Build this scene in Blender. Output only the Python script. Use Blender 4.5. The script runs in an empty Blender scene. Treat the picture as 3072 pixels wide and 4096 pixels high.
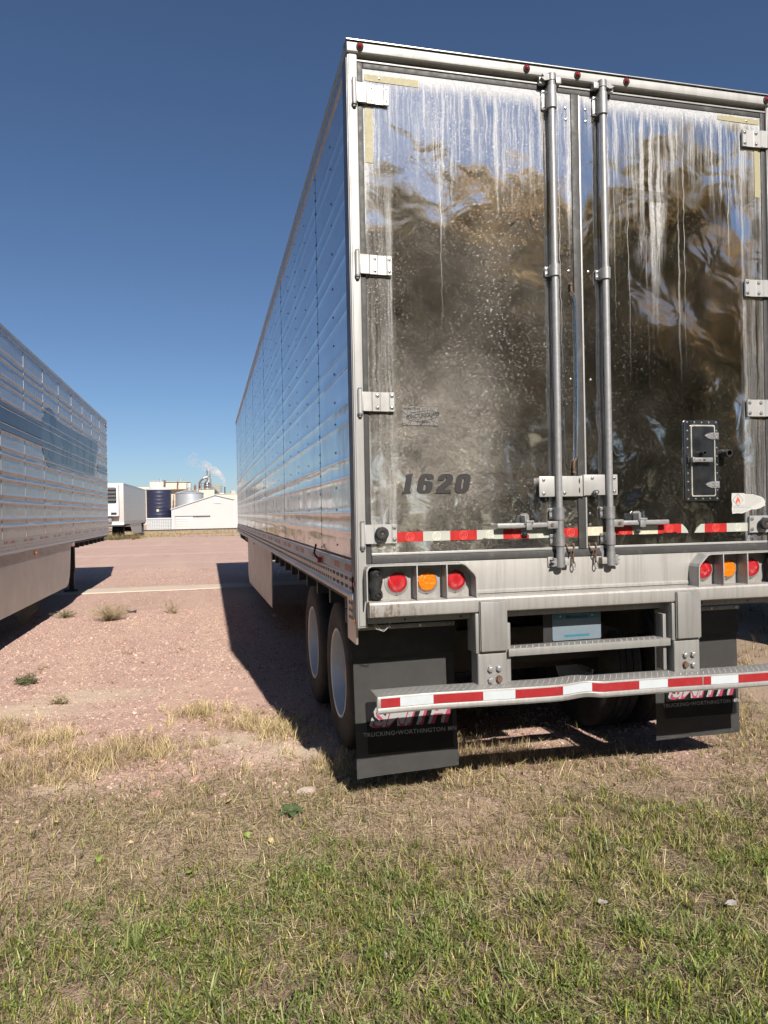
import bpy, bmesh, math, random
import numpy as np
from mathutils import Vector, Matrix
R = math.radians
random.seed(7)
RNG = np.random.default_rng(11)
SC = bpy.context.scene
COL = SC.collection

# ------------------------------------------------------------------ camera, sky, sun, exposure
cam_d = bpy.data.cameras.new('camera'); cam = bpy.data.objects.new('camera', cam_d); COL.objects.link(cam)
SC.camera = cam
cam_d.sensor_fit = 'HORIZONTAL'; cam_d.sensor_width = 36.0
cam_d.lens = 36.0 * 2929.9 / 3072.0
cam_d.clip_start = 0.05; cam_d.clip_end = 3000
YAW, PITCH, ROLL = -0.2352, -0.0013, -0.0191
_f = Vector((-math.sin(YAW) * math.cos(PITCH), math.cos(YAW) * math.cos(PITCH), math.sin(PITCH)))
_r = Vector((math.cos(YAW), math.sin(YAW), 0)); _u = _r.cross(_f)
_r2 = _r * math.cos(ROLL) + _u * math.sin(ROLL); _u2 = _u * math.cos(ROLL) - _r * math.sin(ROLL)
cam.matrix_world = Matrix(((_r2.x, _u2.x, -_f.x, -0.757), (_r2.y, _u2.y, -_f.y, -3.764), (_r2.z, _u2.z, -_f.z, 1.639), (0, 0, 0, 1)))

SUN_TO = Vector((0.52, -5.25, 4.11)).normalized()
wd = bpy.data.worlds.new('World'); SC.world = wd; wd.use_nodes = True
_nt = wd.node_tree; _bg = _nt.nodes['Background']
_sky = _nt.nodes.new('ShaderNodeTexSky'); _sky.sky_type = 'NISHITA'; _sky.sun_disc = False
_sky.sun_elevation = math.asin(SUN_TO.z); _sky.sun_rotation = math.atan2(SUN_TO.x, SUN_TO.y)
_sky.altitude = 450; _sky.air_density = 0.85; _sky.dust_density = 0.6; _sky.ozone_density = 5.2
_nt.links.new(_sky.outputs[0], _bg.inputs[0]); _bg.inputs[1].default_value = 0.062
sun_d = bpy.data.lights.new('sun', 'SUN'); sun_d.energy = 5.0; sun_d.angle = R(0.53); sun_d.color = (1.0, 0.945, 0.865)
sun = bpy.data.objects.new('sun', sun_d); COL.objects.link(sun)
sun.rotation_euler = (-SUN_TO).to_track_quat('-Z', 'Y').to_euler(); sun.location = (2, -20, 20)
SC.view_settings.view_transform = 'Standard'; SC.view_settings.look = 'None'
SC.view_settings.gamma = 1.0; SC.view_settings.exposure = 0.52; SC.view_settings.use_curve_mapping = False
SC.cycles.caustics_reflective = False; SC.cycles.caustics_refractive = False
SC.cycles.max_bounces = 7; SC.cycles.diffuse_bounces = 3; SC.cycles.glossy_bounces = 4; SC.cycles.volume_bounces = 6
SC.cycles.sample_clamp_indirect = 6.0; SC.cycles.use_adaptive_sampling = True; SC.cycles.adaptive_threshold = 0.035

# ------------------------------------------------------------------ node helper
class N:
    def __init__(s, name):
        s.m = bpy.data.materials.new(name); s.m.use_nodes = True; s.t = s.m.node_tree; s.t.nodes.clear()
        s.out = s.t.nodes.new('ShaderNodeOutputMaterial')
    def n(s, typ, **k):
        x = s.t.nodes.new(typ)
        for a, b in k.items(): setattr(x, a, b)
        return x
    def put(s, sock, v):
        if v is None: return
        if hasattr(v, 'links') or isinstance(v, bpy.types.NodeSocket): s.t.links.new(v, sock)
        else:
            if isinstance(v, (tuple, list)) and len(v) == 3 and sock.type == 'RGBA': v = (*v, 1)
            sock.default_value = v
    def obj(s): return s.n('ShaderNodeTexCoord').outputs['Object']
    def pos(s): return s.n('ShaderNodeNewGeometry').outputs['Position']
    def mapv(s, v, scale=(1, 1, 1), rot=(0, 0, 0), loc=(0, 0, 0)):
        x = s.n('ShaderNodeMapping'); s.put(x.inputs['Vector'], v); x.inputs['Scale'].default_value = scale
        x.inputs['Rotation'].default_value = rot; x.inputs['Location'].default_value = loc; return x.outputs[0]
    def noise(s, v, scale, detail=3, rough=.55, dist=0, out='Fac'):
        x = s.n('ShaderNodeTexNoise'); s.put(x.inputs['Vector'], v); x.inputs['Scale'].default_value = scale
        x.inputs['Detail'].default_value = detail; x.inputs['Roughness'].default_value = rough; x.inputs['Distortion'].default_value = dist
        return x.outputs[0 if out == 'Fac' else 1]
    def vor(s, v, scale, feature='F1', out='Distance', rnd=1):
        x = s.n('ShaderNodeTexVoronoi', feature=feature); s.put(x.inputs['Vector'], v); x.inputs['Scale'].default_value = scale
        x.inputs['Randomness'].default_value = rnd; return x.outputs[out]
    def math(s, op, a, b=0.0, c=None, clamp=False):
        x = s.n('ShaderNodeMath', operation=op); x.use_clamp = clamp; s.put(x.inputs[0], a); s.put(x.inputs[1], b)
        if c is not None: s.put(x.inputs[2], c)
        return x.outputs[0]
    def vmath(s, op, a, b):
        x = s.n('ShaderNodeVectorMath', operation=op); s.put(x.inputs[0], a); s.put(x.inputs[1], b); return x.outputs[0]
    def sstep(s, v, a, b, lo=0.0, hi=1.0):
        x = s.n('ShaderNodeMapRange'); x.interpolation_type = 'SMOOTHSTEP'; s.put(x.inputs[0], v)
        x.inputs[1].default_value = a; x.inputs[2].default_value = b; x.inputs[3].default_value = lo; x.inputs[4].default_value = hi; return x.outputs[0]
    def lin(s, v, a, b, lo=0.0, hi=1.0):
        x = s.n('ShaderNodeMapRange'); s.put(x.inputs[0], v)
        x.inputs[1].default_value = a; x.inputs[2].default_value = b; x.inputs[3].default_value = lo; x.inputs[4].default_value = hi; return x.outputs[0]
    def mix(s, f, a, b, mode='MIX'):
        x = s.n('ShaderNodeMix', data_type='RGBA', blend_type=mode); s.put(x.inputs[0], f); s.put(x.inputs[6], a); s.put(x.inputs[7], b); return x.outputs[2]
    def sep(s, v):
        x = s.n('ShaderNodeSeparateXYZ'); s.put(x.inputs[0], v); return x.outputs
    def comb(s, a=0.0, b=0.0, c=0.0):
        x = s.n('ShaderNodeCombineXYZ'); s.put(x.inputs[0], a); s.put(x.inputs[1], b); s.put(x.inputs[2], c); return x.outputs[0]
    def bump(s, h, strength=.3, dist=.01, nrm=None):
        x = s.n('ShaderNodeBump'); s.put(x.inputs['Height'], h); x.inputs['Strength'].default_value = strength
        x.inputs['Distance'].default_value = dist; s.put(x.inputs['Normal'], nrm); return x.outputs[0]
    def pr(s, **k):
        x = s.n('ShaderNodeBsdfPrincipled')
        for a, b in k.items(): s.put(x.inputs[{'base': 'Base Color', 'rough': 'Roughness', 'metal': 'Metallic', 'nrm': 'Normal', 'spec': 'Specular IOR Level', 'coat': 'Coat Weight', 'trans': 'Transmission Weight', 'emit': 'Emission Color', 'estr': 'Emission Strength', 'aniso': 'Anisotropic'}.get(a, a)], b)
        return x.outputs[0]
    def mixs(s, f, a, b):
        x = s.n('ShaderNodeMixShader'); s.put(x.inputs[0], f); s.t.links.new(a, x.inputs[1]); s.t.links.new(b, x.inputs[2]); return x.outputs[0]
    def end(s, sh, vol=False):
        s.t.links.new(sh, s.out.inputs[1 if vol else 0]); return s.m

M = {}
def simple(name, col, rough=.5, metal=0., var=.12, vscale=8, bumps=0., bscale=60, coat=0., dirt=0., dirtcol=(.16, .12, .09)):
    g = N(name); v = g.obj()
    f = g.noise(v, vscale, 5, .6)
    c = g.mix(f, tuple(max(0, x * (1 - var)) for x in col), tuple(min(1, x * (1 + var)) for x in col))
    if dirt:
        d = g.sstep(g.noise(v, vscale * .6, 6, .7), .5, .75, 0, dirt); c = g.mix(d, c, dirtcol)
    r = g.lin(g.noise(v, vscale * 2.3, 4), .3, .7, max(.03, rough - .1), min(1, rough + .1))
    nb = g.bump(g.noise(v, bscale, 4), bumps, .004) if bumps else None
    M[name] = g.end(g.pr(base=c, rough=r, metal=metal, nrm=nb, coat=coat)); return M[name]

simple('rubber', (.018, .018, .019), .75, 0, .3, 20, .2, 90)
simple('gasket', (.045, .043, .042), .6, 0, .3, 12, .1, 60, dirt=.5, dirtcol=(.16, .145, .13))
simple('black_steel', (.02, .019, .019), .6, 0, .3, 6, dirt=.4, dirtcol=(.06, .045, .035))
simple('galvanised', (.33, .325, .32), .48, .5, .22, 30, .06, 200, dirt=.35, dirtcol=(.2, .17, .14))
simple('galvanised_dull', (.27, .265, .265), .55, .55, .3, 22, .08, 150, dirt=.5, dirtcol=(.11, .085, .065))
simple('rusty_steel', (.14, .085, .055), .7, .3, .5, 40, .2, 120)
simple('bolt_steel', (.62, .61, .59), .28, .95, .15, 60)
simple('white_rim', (.56, .57, .58), .38, .1, .08, 5, dirt=.22, dirtcol=(.34, .31, .28))
simple('red_paint', (.36, .02, .02), .5)
simple('tape_red', (.40, .018, .016), .42, 0, .25, 14, .03, 300, dirt=.35, dirtcol=(.20, .03, .025))
simple('tape_white', (.40, .405, .35), .45, 0, .12, 14, .03, 300, dirt=.3, dirtcol=(.33, .32, .27))
simple('tape_cream', (.52, .48, .35), .45, 0, .1, 40)
simple('bar_tape_red', (.30, .018, .022), .4, 0, .2, 18, dirt=.2, dirtcol=(.35, .12, .1))
simple('bar_tape_white', (.48, .51, .53), .42, 0, .1, 18, dirt=.35, dirtcol=(.42, .41, .38))
simple('emblem_red', (.75, .12, .10), .4)
simple('emblem_white', (.72, .70, .58), .4)
simple('side_tape_red', (.45, .17, .13), .45, 0, .2, 12)
simple('side_tape_grey', (.45, .42, .38), .45, .3, .1, 12)
simple('decal_black', (.020, .017, .017), .6, 0, .2, 20)
simple('duct_tape', (.34, .30, .175), .6, 0, .12, 40, .12, 260)
simple('paper_white', (.47, .455, .43), .7, 0, .04, 20)
simple('print_grey', (.38, .37, .36), .7)
simple('print_pale', (.30, .295, .28), .7)
simple('print_red', (.55, .10, .06), .6)
simple('flap_grey', (.085, .082, .080), .62, 0, .22, 7, .12, 120, dirt=.6, dirtcol=(.13, .12, .115))
simple('flap_black', (.011, .011, .012), .55, 0, .3, 9, dirt=.2, dirtcol=(.05, .048, .045))
simple('flap_print', (.30, .29, .29), .6)
simple('flap_red', (.30, .035, .07), .55)
simple('plate_blue', (.035, .17, .23), .4)
simple('plate_white', (.15, .19, .22), .5)  # white plate dimmed: shade below the beam is put into its colour
simple('plate_ink', (.02, .05, .12), .5)
simple('burnt_rubber', (.016, .015, .015), .8, 0, .4, 30, .6, 45)
simple('skirt_white', (.47, .445, .42), .42, .05, .07, 1.6, .04, 5, dirt=.2, dirtcol=(.38, .34, .30))
simple('reefer_white', (.60, .605, .605), .4, 0, .05, 3)
simple('reefer_black', (.015, .015, .017), .5, 0, .3, 8)
simple('copper_pipe', (.12, .10, .085), .5, .5)
simple('concrete', (.54, .45, .36), .9, 0, .15, 3, .3, 40, dirt=.5, dirtcol=(.46, .31, .26))
simple('shed_white', (.46, .455, .45), .5, 0, .04, .8, dirt=.1, dirtcol=(.6, .58, .54))
simple('shed_trim', (.50, .50, .50), .5)
simple('tank_blue', (.020, .022, .050), .45, 0, .08, .5)
simple('tank_white', (.58, .58, .57), .5)
simple('bin_steel', (.48, .49, .50), .45, .55, .12, 1.5)
simple('cage_white', (.52, .53, .54), .5)
simple('cage_grey', (.30, .32, .34), .6)
simple('factory_cream', (.56, .50, .42), .85, 0, .08, .12, dirt=.4, dirtcol=(.48, .41, .32))
simple('factory_cream2', (.47, .41, .33), .85, 0, .12, .15, dirt=.4, dirtcol=(.36, .29, .22))
simple('factory_white', (.52, .49, .45), .8, 0, .08, .2, dirt=.3, dirtcol=(.5, .44, .36))
simple('factory_grey', (.26, .27, .25), .8, 0, .15, .2)
simple('rust_brown', (.16, .10, .07), .8, .2, .35, .5)
simple('stainless_far', (.60, .60, .60), .35, .8, .1, .6)
simple('factory_dark', (.05, .05, .05), .8)
simple('rail_steel', (.06, .045, .04), .6, .3)
simple('amber_small', (.60, .20, .02), .3, 0, .15, 60, coat=.5)
simple('cable_black', (.02, .02, .02), .5)
simple('rock_pale', (.42, .33, .28), .85, 0, .2, 20, .4, 60)
simple('debris_dark', (.03, .033, .035), .7)

def frame_alu(name, col=(.39, .38, .365), rough=.52, metal=.3, streak=.5):
    g = N(name); v = g.obj(); x, y, z = g.sep(v)
    st = g.noise(g.mapv(v, (38, 38, 1.6)), 1, 5, .65)
    big = g.noise(v, 4, 5, .6)
    c = g.mix(g.sstep(st, .42, .68, 0, streak), col, tuple(k * .72 for k in col))
    c = g.mix(g.sstep(big, .50, .74, 0, .5), c, (.25, .23, .205))
    c = g.mix(g.sstep(g.noise(v, 55, 4, .7), .66, .74, 0, .5), c, (.27, .24, .20))
    if name == 'sill_alu':   # grime and rust speckle on the knocked end of the beam
        sp = g.math('MULTIPLY', g.sstep(g.noise(g.mapv(v, (1, 1, .45)), 42, 6, .75), .46, .62), g.math('MULTIPLY', g.sstep(x, .46, .12), g.sstep(z, 1.172, 1.15)))
        c = g.mix(g.math('MULTIPLY', sp, .8), c, g.mix(g.noise(v, 60, 2), (.09, .075, .06), (.23, .12, .055)))
    r = g.lin(big, .3, .7, rough - .1, rough + .12)
    M[name] = g.end(g.pr(base=c, rough=r, metal=metal, nrm=g.bump(g.noise(v, 140, 4), .08, .003))); return M[name]
frame_alu('frame_alu'); frame_alu('hinge_alu', (.44, .43, .415), .46, .35, .25)
frame_alu('sill_alu', (.385, .365, .34), .5, .3, .7); frame_alu('bumper_alu', (.29, .28, .265), .5, .35, .5)
frame_alu('post_dark', (.20, .20, .21), .5, .5, .3)

def side_metal(name, base=(.70, .70, .71), rough=.12, white=0.0):
    g = N(name); v = g.obj()
    big = g.noise(g.mapv(v, (1, .8, .6)), 2.2, 4, .6)
    str_ = g.noise(g.mapv(v, (9, 9, .8)), 1, 5, .6)
    r = g.math('ADD', g.lin(str_, .3, .7, rough - .04, rough + .05), g.lin(big, .3, .7, -.02, .04))
    c = g.mix(g.sstep(big, .5, .72, 0, .3), base, (.52, .51, .50))
    hz = g.math('ADD', g.lin(g.noise(g.mapv(v, (5, 5, .5)), 1, 5, .6), .35, .75, .03, .14), white, clamp=True)
    h = g.math('ADD', g.noise(v, 2.4, 2), g.math('MULTIPLY', g.noise(v, 9, 2), .10))
    nb = g.bump(h, .16, .03)
    a = g.pr(base=c, rough=r, metal=1.0, nrm=nb); b = g.pr(base=(.46, .45, .44), rough=.5, metal=.25, nrm=nb)
    M[name] = g.end(g.mixs(hz, a, b)); return M[name]
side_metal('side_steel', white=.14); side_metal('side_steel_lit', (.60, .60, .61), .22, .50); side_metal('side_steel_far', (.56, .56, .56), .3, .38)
side_metal('rail_alu', (.52, .50, .47), .34, .30)

def ghost(name, col, rough, fac):
    g = N(name); v = g.obj(); st = g.noise(g.mapv(v, (14, 14, 1)), 1, 5)
    a = g.pr(base=col, rough=rough, metal=1.0); b = g.pr(base=tuple(k * .6 for k in col), rough=.5)
    M[name] = g.end(g.mixs(g.lin(st, .3, .7, fac - .1, fac + .1), a, b)); return M[name]
ghost('ghost_letter', (.17, .18, .20), .28, .36); ghost('ghost_band', (.10, .115, .145), .28, .36)

def door_steel(name='door_steel', tint=(1, 1, 1), hz=1.0):
    g = N(name); v = g.obj(); x, y, z = g.sep(v)
    dep = g.math('SUBTRACT', 3.965, z)
    warp = g.vmath('ADD', v, g.vmath('MULTIPLY', g.vmath('SUBTRACT', g.noise(v, 6.5, 3, .6, out='Color'), (.5, .5, .5)), (.035, 0, .10)))
    # white oxide runs that hang down from the top edge
    w1 = g.noise(g.mapv(warp, (30, 0, .8)), 1, 6, .66)
    w2 = g.noise(g.mapv(v, (5.5, 0, .15), loc=(4.3, 0, 2)), 1, 4, .65)
    w3 = g.noise(g.mapv(warp, (105, 0, 2.6)), 1, 4, .65)
    reach = g.math('MULTIPLY_ADD', w2, 3.6, -1.36)            # how far a run hangs (m)
    left = g.math('SUBTRACT', reach, dep)
    runs = g.math('MULTIPLY', g.sstep(w1, .44, .64), g.sstep(left, -.32, .20))
    fine = g.math('MULTIPLY', g.sstep(w3, .55, .62), g.sstep(left, -.42, .10))
    topw = g.sstep(g.math('ADD', dep, g.math('MULTIPLY', g.math('SUBTRACT', w1, .5), .40)), .10, .0)
    dl = g.noise(g.mapv(warp, (70, 0, .16), loc=(9, 0, 1)), 1, 2, .5)
    drip = g.math('MULTIPLY', g.sstep(dl, .675, .70), g.sstep(g.math('ADD', dep, g.math('MULTIPLY', g.noise(g.mapv(v, (12, 0, .1)), 1, 2), 1.2)), 2.3, 1.2))
    # bands under the hinges
    e = g.math('MINIMUM', g.math('SUBTRACT', x, .07), g.math('SUBTRACT', 2.52, x))
    eb = g.math('MAXIMUM', g.sstep(e, .035, .005), g.math('MULTIPLY', g.sstep(e, .085, .125), g.sstep(e, .165, .135)))
    eb = g.math('MAXIMUM', eb, g.sstep(e, .16, .12, 0, .62))
    bn = g.math('MULTIPLY', g.sstep(g.noise(g.mapv(warp, (40, 0, .9), loc=(3, 0, 0)), 1, 6, .7), .34, .70), g.sstep(g.noise(g.mapv(v, (3, 0, 1.1), loc=(1, 0, 5)), 1, 3), .30, .62, .35, 1.0))
    bandm = g.math('MULTIPLY', eb, bn)
    white = g.math('ADD', g.math('MULTIPLY', runs, .80), g.math('MULTIPLY', fine, .38))
    white = g.math('ADD', white, g.math('MULTIPLY', topw, .9)); white = g.math('ADD', white, g.math('MULTIPLY', drip, .6))
    white = g.math('ADD', white, g.math('MULTIPLY', bandm, .85), clamp=True)
    white = g.math('MULTIPLY', white, g.lin(g.noise(v, 150, 4, .75), .32, .62, .45, 1.0), clamp=True)
    # scratches: short dashes, turned by a slow swirl
    sw = g.vmath('ADD', v, g.vmath('MULTIPLY', g.vmath('SUBTRACT', g.noise(v, 1.1, 1, out='Color'), (.5, .5, .5)), (.14, 0, .14)))
    def dashes(ang, sx, sz, lo, hi, src=sw):
        return g.sstep(g.noise(g.mapv(g.mapv(src, rot=(0, ang, 0)), (sx, 0, sz)), 1, 2, .55), lo, hi)
    d1 = dashes(R(24), 40, 300, .585, .68); d2 = dashes(R(-35), 70, 380, .62, .70); d3 = dashes(R(80), 50, 420, .63, .71)
    patch = g.sstep(g.noise(v, 1.6, 3), .36, .58, .12, 1)
    dots = g.math('MULTIPLY', g.sstep(g.vor(v, 95), .16, .06), g.sstep(g.noise(v, 17, 3), .50, .62))
    leftd = g.sstep(x, 1.35, 1.15, .40, 1.0)
    scr = g.math('ADD', g.math('ADD', d1, g.math('MULTIPLY', d2, .6)), g.math('MULTIPLY', d3, .5), clamp=True)
    scr = g.math('MULTIPLY', scr, g.math('MULTIPLY', patch, leftd))
    scr = g.math('ADD', g.math('MULTIPLY', scr, .22), g.math('MULTIPLY', dots, .12), clamp=True)
    # oil-canned sheet: slow waves bend what it mirrors
    wave = g.math('ADD', g.noise(v, 1.6, 2, .5), g.math('MULTIPLY', g.noise(v, 5.0, 2, .5, .9), .145))
    nb = g.bump(wave, .42, .05)
    mic = g.noise(g.mapv(g.mapv(sw, rot=(0, R(24), 0)), (60, 0, 420)), 1, 3, .6)
    nbm = g.bump(mic, .05, .0010, nb); nb2 = g.bump(mic, .5, .004, nb)
    base = g.mix(g.noise(v, 2.6, 4, .6), tuple(p * q for p, q in zip((.68, .67, .66), tint)), tuple(p * q for p, q in zip((.78, .775, .765), tint)))
    mir = g.pr(base=base, rough=g.lin(g.noise(v, 3, 4, .6), .3, .7, .004, .030), metal=1.0, nrm=nbm)
    haze = g.pr(base=(.46, .42, .37), rough=.40, metal=1.0, nrm=nb2)
    # a well-scoured patch round the number
    pd = g.n('ShaderNodeVectorMath', operation='LENGTH'); g.put(pd.inputs[0], g.vmath('MULTIPLY', g.vmath('SUBTRACT', v, (.46, 0, 1.92)), (1.0, 0, .8))); scour = g.math('MULTIPLY', g.sstep(pd.outputs['Value'], .62, .12), g.lin(g.noise(v, 7, 5, .7), .3, .7, .06, .22))
    met = g.mixs(g.math('ADD', scour, g.math('MULTIPLY', g.lin(g.noise(v, 1.9, 4, .65), .35, .7, .01, .075), g.math('MULTIPLY', leftd, g.sstep(z, 2.9, 1.7, .8, 1.5))), clamp=True), mir, haze)
    scm = g.pr(base=(.74, .70, .63), rough=.36, metal=.8, nrm=nb2)
    oxi = g.pr(base=g.mix(g.noise(v, 30, 4), (.50, .485, .465), (.62, .605, .585)), rough=.65, metal=.1)
    s1 = g.mixs(scr, met, scm)
    M[name] = g.end(g.mixs(g.math('MULTIPLY', white, hz), s1, oxi))
door_steel(); door_steel('door_ghost', (.80, .70, .54), .6)

def polished(name, base, rough, wav=.2, ws=6):
    g = N(name); v = g.obj(); nb = g.bump(g.noise(v, ws, 2), wav, .02)
    M[name] = g.end(g.pr(base=base, rough=g.lin(g.noise(v, 12, 4), .3, .7, rough * .85, rough * 1.2), metal=1.0, nrm=nb))
polished('polished_strip', (.52, .50, .46), .12); polished('hatch_steel', (.20, .20, .20), .30, .03, 3); polished('hatch_edge', (.72, .68, .58), .5, .03)
polished('chrome_cable', (.75, .78, .82), .12, .05)

def lens(name, col, ring):
    g = N(name); v = g.obj(); x, y, z = g.sep(v)
    if ring:   # concentric prisms round the lens axis
        rr = g.math('SQRT', g.math('ADD', g.math('POWER', x, 2), g.math('POWER', z, 2)))
        h = g.math('SINE', g.math('MULTIPLY', rr, 1500)); h = g.math('ADD', h, g.math('MULTIPLY', g.math('SINE', g.math('MULTIPLY', g.math('ARCTAN2', z, x), 40)), .7))
        nb = g.bump(h, .55, .0012)
    else: nb = g.bump(g.vor(v, 62), .8, .006)
    c = g.mix(g.noise(v, 40, 2), tuple(k * .8 for k in col), col)
    M[name] = g.end(g.pr(base=c, rough=.22, nrm=nb, coat=.6, **{'Subsurface Weight': .0}))
lens('lens_red', (.50, .006, .012), True); lens('lens_amber', (.72, .19, .008), False); lens('lens_marker', (.30, .008, .012), False)

def tyre_mat():
    g = N('tyre'); v = g.obj(); c = g.mix(g.sstep(g.noise(v, 9, 5, .65), .4, .7), (.014, .0135, .0135), (.034, .031, .028))
    M['tyre'] = g.end(g.pr(base=c, rough=.75, nrm=g.bump(g.noise(v, 60, 3), .15, .004)))
tyre_mat()

def attr_mat(name, rough=.6, trans=.0, spec=.3, attr='tint'):
    g = N(name); a = g.n('ShaderNodeAttribute', attribute_name=attr); c = a.outputs[0]
    s = g.pr(base=c, rough=rough, spec=spec)
    if trans:
        t = g.n('ShaderNodeBsdfTranslucent'); g.put(t.inputs[0], c); s = g.mixs(trans, s, t.outputs[0])
    M[name] = g.end(s); return M[name]
attr_mat('blade', .5, .3, .35); attr_mat('straw', .6, .18, .25); attr_mat('stones', .8, 0, .2); attr_mat('leaf', .55, .6, .3)
simple('bark', (.12, .095, .075), .9, 0, .3, 6, .6, 20)
simple('leaf_yellow', (.50, .38, .18), .6, 0, .2, 60); simple('leaf_tan', (.52, .38, .22), .7, 0, .2, 60); simple('leaf_green', (.20, .26, .05), .5, 0, .2, 60); simple('leaf_dark', (.085, .125, .045), .5, 0, .2, 60)
simple('paper_bit', (.33, .31, .27), .7); simple('dry_stalk', (.55, .47, .33), .7)

# ------------------------------------------------------------------ mesh helper
class B:
    def __init__(s): s.b = bmesh.new(); s.mi = 0
    def _set(s, faces):
        for f in faces: f.material_index = s.mi
    def mat(s, i): s.mi = i; return s
    def box(s, x0, x1, y0, y1, z0, z1, bev=0., seg=2):
        r = bmesh.ops.create_cube(s.b, size=1.0); vs = r['verts']
        for v in vs: v.co = Vector(((x0 + x1) / 2 + v.co.x * (x1 - x0), (y0 + y1) / 2 + v.co.y * (y1 - y0), (z0 + z1) / 2 + v.co.z * (z1 - z0)))
        fs = set(f for v in vs for f in v.link_faces); s._set(fs)
        if bev:
            es = set(e for v in vs for e in v.link_edges)
            q = bmesh.ops.bevel(s.b, geom=list(es), offset=bev, segments=seg, profile=.6, affect='EDGES'); s._set(q['faces'])
        return s
    def face(s, pts):
        f = s.b.faces.new([s.b.verts.new(p) for p in pts]); f.material_index = s.mi; return s
    def cyl(s, p0, p1, r, r2=None, n=14, cap=True):
        p0 = Vector(p0); p1 = Vector(p1); r2 = r if r2 is None else r2; d = (p1 - p0).normalized()
        a = d.orthogonal().normalized(); c = d.cross(a)
        A = [s.b.verts.new(p0 + (a * math.cos(2 * math.pi * i / n) + c * math.sin(2 * math.pi * i / n)) * r) for i in range(n)]
        Bv = [s.b.verts.new(p1 + (a * math.cos(2 * math.pi * i / n) + c * math.sin(2 * math.pi * i / n)) * r2) for i in range(n)]
        fs = [s.b.faces.new((A[i], A[(i + 1) % n], Bv[(i + 1) % n], Bv[i])) for i in range(n)]
        if cap: fs += [s.b.faces.new(A[::-1]), s.b.faces.new(Bv)]
        s._set(fs); return s
    def tube(s, pts, r, n=8, cap=True):
        pts = [Vector(p) for p in pts]; rings = []
        rs = r if isinstance(r, (list, tuple)) else [r] * len(pts); a = None
        for i, p in enumerate(pts):
            d = (pts[min(i + 1, len(pts) - 1)] - pts[max(i - 1, 0)]).normalized()
            a = d.orthogonal().normalized() if a is None else (a - d * a.dot(d)).normalized()
            c = d.cross(a)
            rings.append([s.b.verts.new(p + (a * math.cos(2 * math.pi * k / n) + c * math.sin(2 * math.pi * k / n)) * rs[i]) for k in range(n)])
        fs = [s.b.faces.new((q[k], q[(k + 1) % n], w[(k + 1) % n], w[k])) for q, w in zip(rings, rings[1:]) for k in range(n)]
        if cap: fs += [s.b.faces.new(rings[0][::-1]), s.b.faces.new(rings[-1])]
        s._set(fs); return s
    def lathe(s, prof, c=(0, 0, 0), axis='x', n=32, closed=False):
        c = Vector(c); rings = []
        for h, r in prof:
            ring = []
            for k in range(n):
                t = 2 * math.pi * k / n; u, w = r * math.cos(t), r * math.sin(t)
                o = {'x': (h, u, w), 'y': (u, h, w), 'z': (u, w, h)}[axis]; ring.append(s.b.verts.new(c + Vector(o)))
            rings.append(ring)
        ps = list(zip(rings, rings[1:])) + ([(rings[-1], rings[0])] if closed else [])
        s._set([s.b.faces.new((q[k], q[(k + 1) % n], w[(k + 1) % n], w[k])) for q, w in ps for k in range(n)]); return s
    def prism(s, poly, a0, a1, axis='y'):
        def P(u, w, h): return {'y': (u, h, w), 'x': (h, u, w), 'z': (u, w, h)}[axis]
        A = [s.b.verts.new(P(u, w, a0)) for u, w in poly]; C = [s.b.verts.new(P(u, w, a1)) for u, w in poly]; n = len(poly)
        fs = [s.b.faces.new(A), s.b.faces.new(C[::-1])] + [s.b.faces.new((A[i], C[i], C[(i + 1) % n], A[(i + 1) % n])) for i in range(n)]
        s._set(fs); return s
    def loft(s, secs, cap=True, loop=True):
        rings = [[s.b.verts.new(p) for p in q] for q in secs]; n = len(rings[0]); m = n if loop else n - 1
        fs = [s.b.faces.new((q[k], q[(k + 1) % n], w[(k + 1) % n], w[k])) for q, w in zip(rings, rings[1:]) for k in range(m)]
        if cap: fs += [s.b.faces.new(rings[0][::-1]), s.b.faces.new(rings[-1])]
        s._set(fs); return s
    def dome(s, c, nrm, r, h, n=8):
        c = Vector(c); d = Vector(nrm).normalized(); a = d.orthogonal().normalized(); e = d.cross(a)
        def ring(rr, hh): return [s.b.verts.new(c + d * hh + (a * math.cos(2 * math.pi * k / n) + e * math.sin(2 * math.pi * k / n)) * rr) for k in range(n)]
        r0 = ring(r, 0); r1 = ring(r * .72, h * .7); t = s.b.verts.new(c + d * h)
        s._set([s.b.faces.new((r0[k], r0[(k + 1) % n], r1[(k + 1) % n], r1[k])) for k in range(n)] + [s.b.faces.new((r1[k], r1[(k + 1) % n], t)) for k in range(n)]); return s
    def ribbon(s, pts, w, y, closed=False):
        # flat stroke in the x-z plane at depth y
        n = len(pts); L = []
        for i in range(n):
            a = Vector(pts[(i - 1) % n] if closed or i else pts[i]); b = Vector(pts[(i + 1) % n] if closed or i < n - 1 else pts[i])
            d = (b - a); d = d.normalized() if d.length else Vector((1, 0)); q = Vector((-d.y, d.x)) * w / 2; p = Vector(pts[i])
            L.append((s.b.verts.new((p.x + q.x, y, p.y + q.y)), s.b.verts.new((p.x - q.x, y, p.y - q.y))))
        rng = range(n if closed else n - 1)
        s._set([s.b.faces.new((L[i][0], L[(i + 1) % n][0], L[(i + 1) % n][1], L[i][1])) for i in rng]); return s
    def mesh(s, name, mats, smooth=True, ang=35, fix=True):
        if fix: bmesh.ops.recalc_face_normals(s.b, faces=s.b.faces[:])
        me = bpy.data.meshes.new(name); s.b.to_mesh(me); s.b.free()
        for m in (mats if isinstance(mats, (list, tuple)) else [mats]): me.materials.append(M[m])
        if smooth:
            me.polygons.foreach_set('use_smooth', [True] * len(me.polygons)); me.set_sharp_from_angle(angle=R(ang))
        return me
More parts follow.
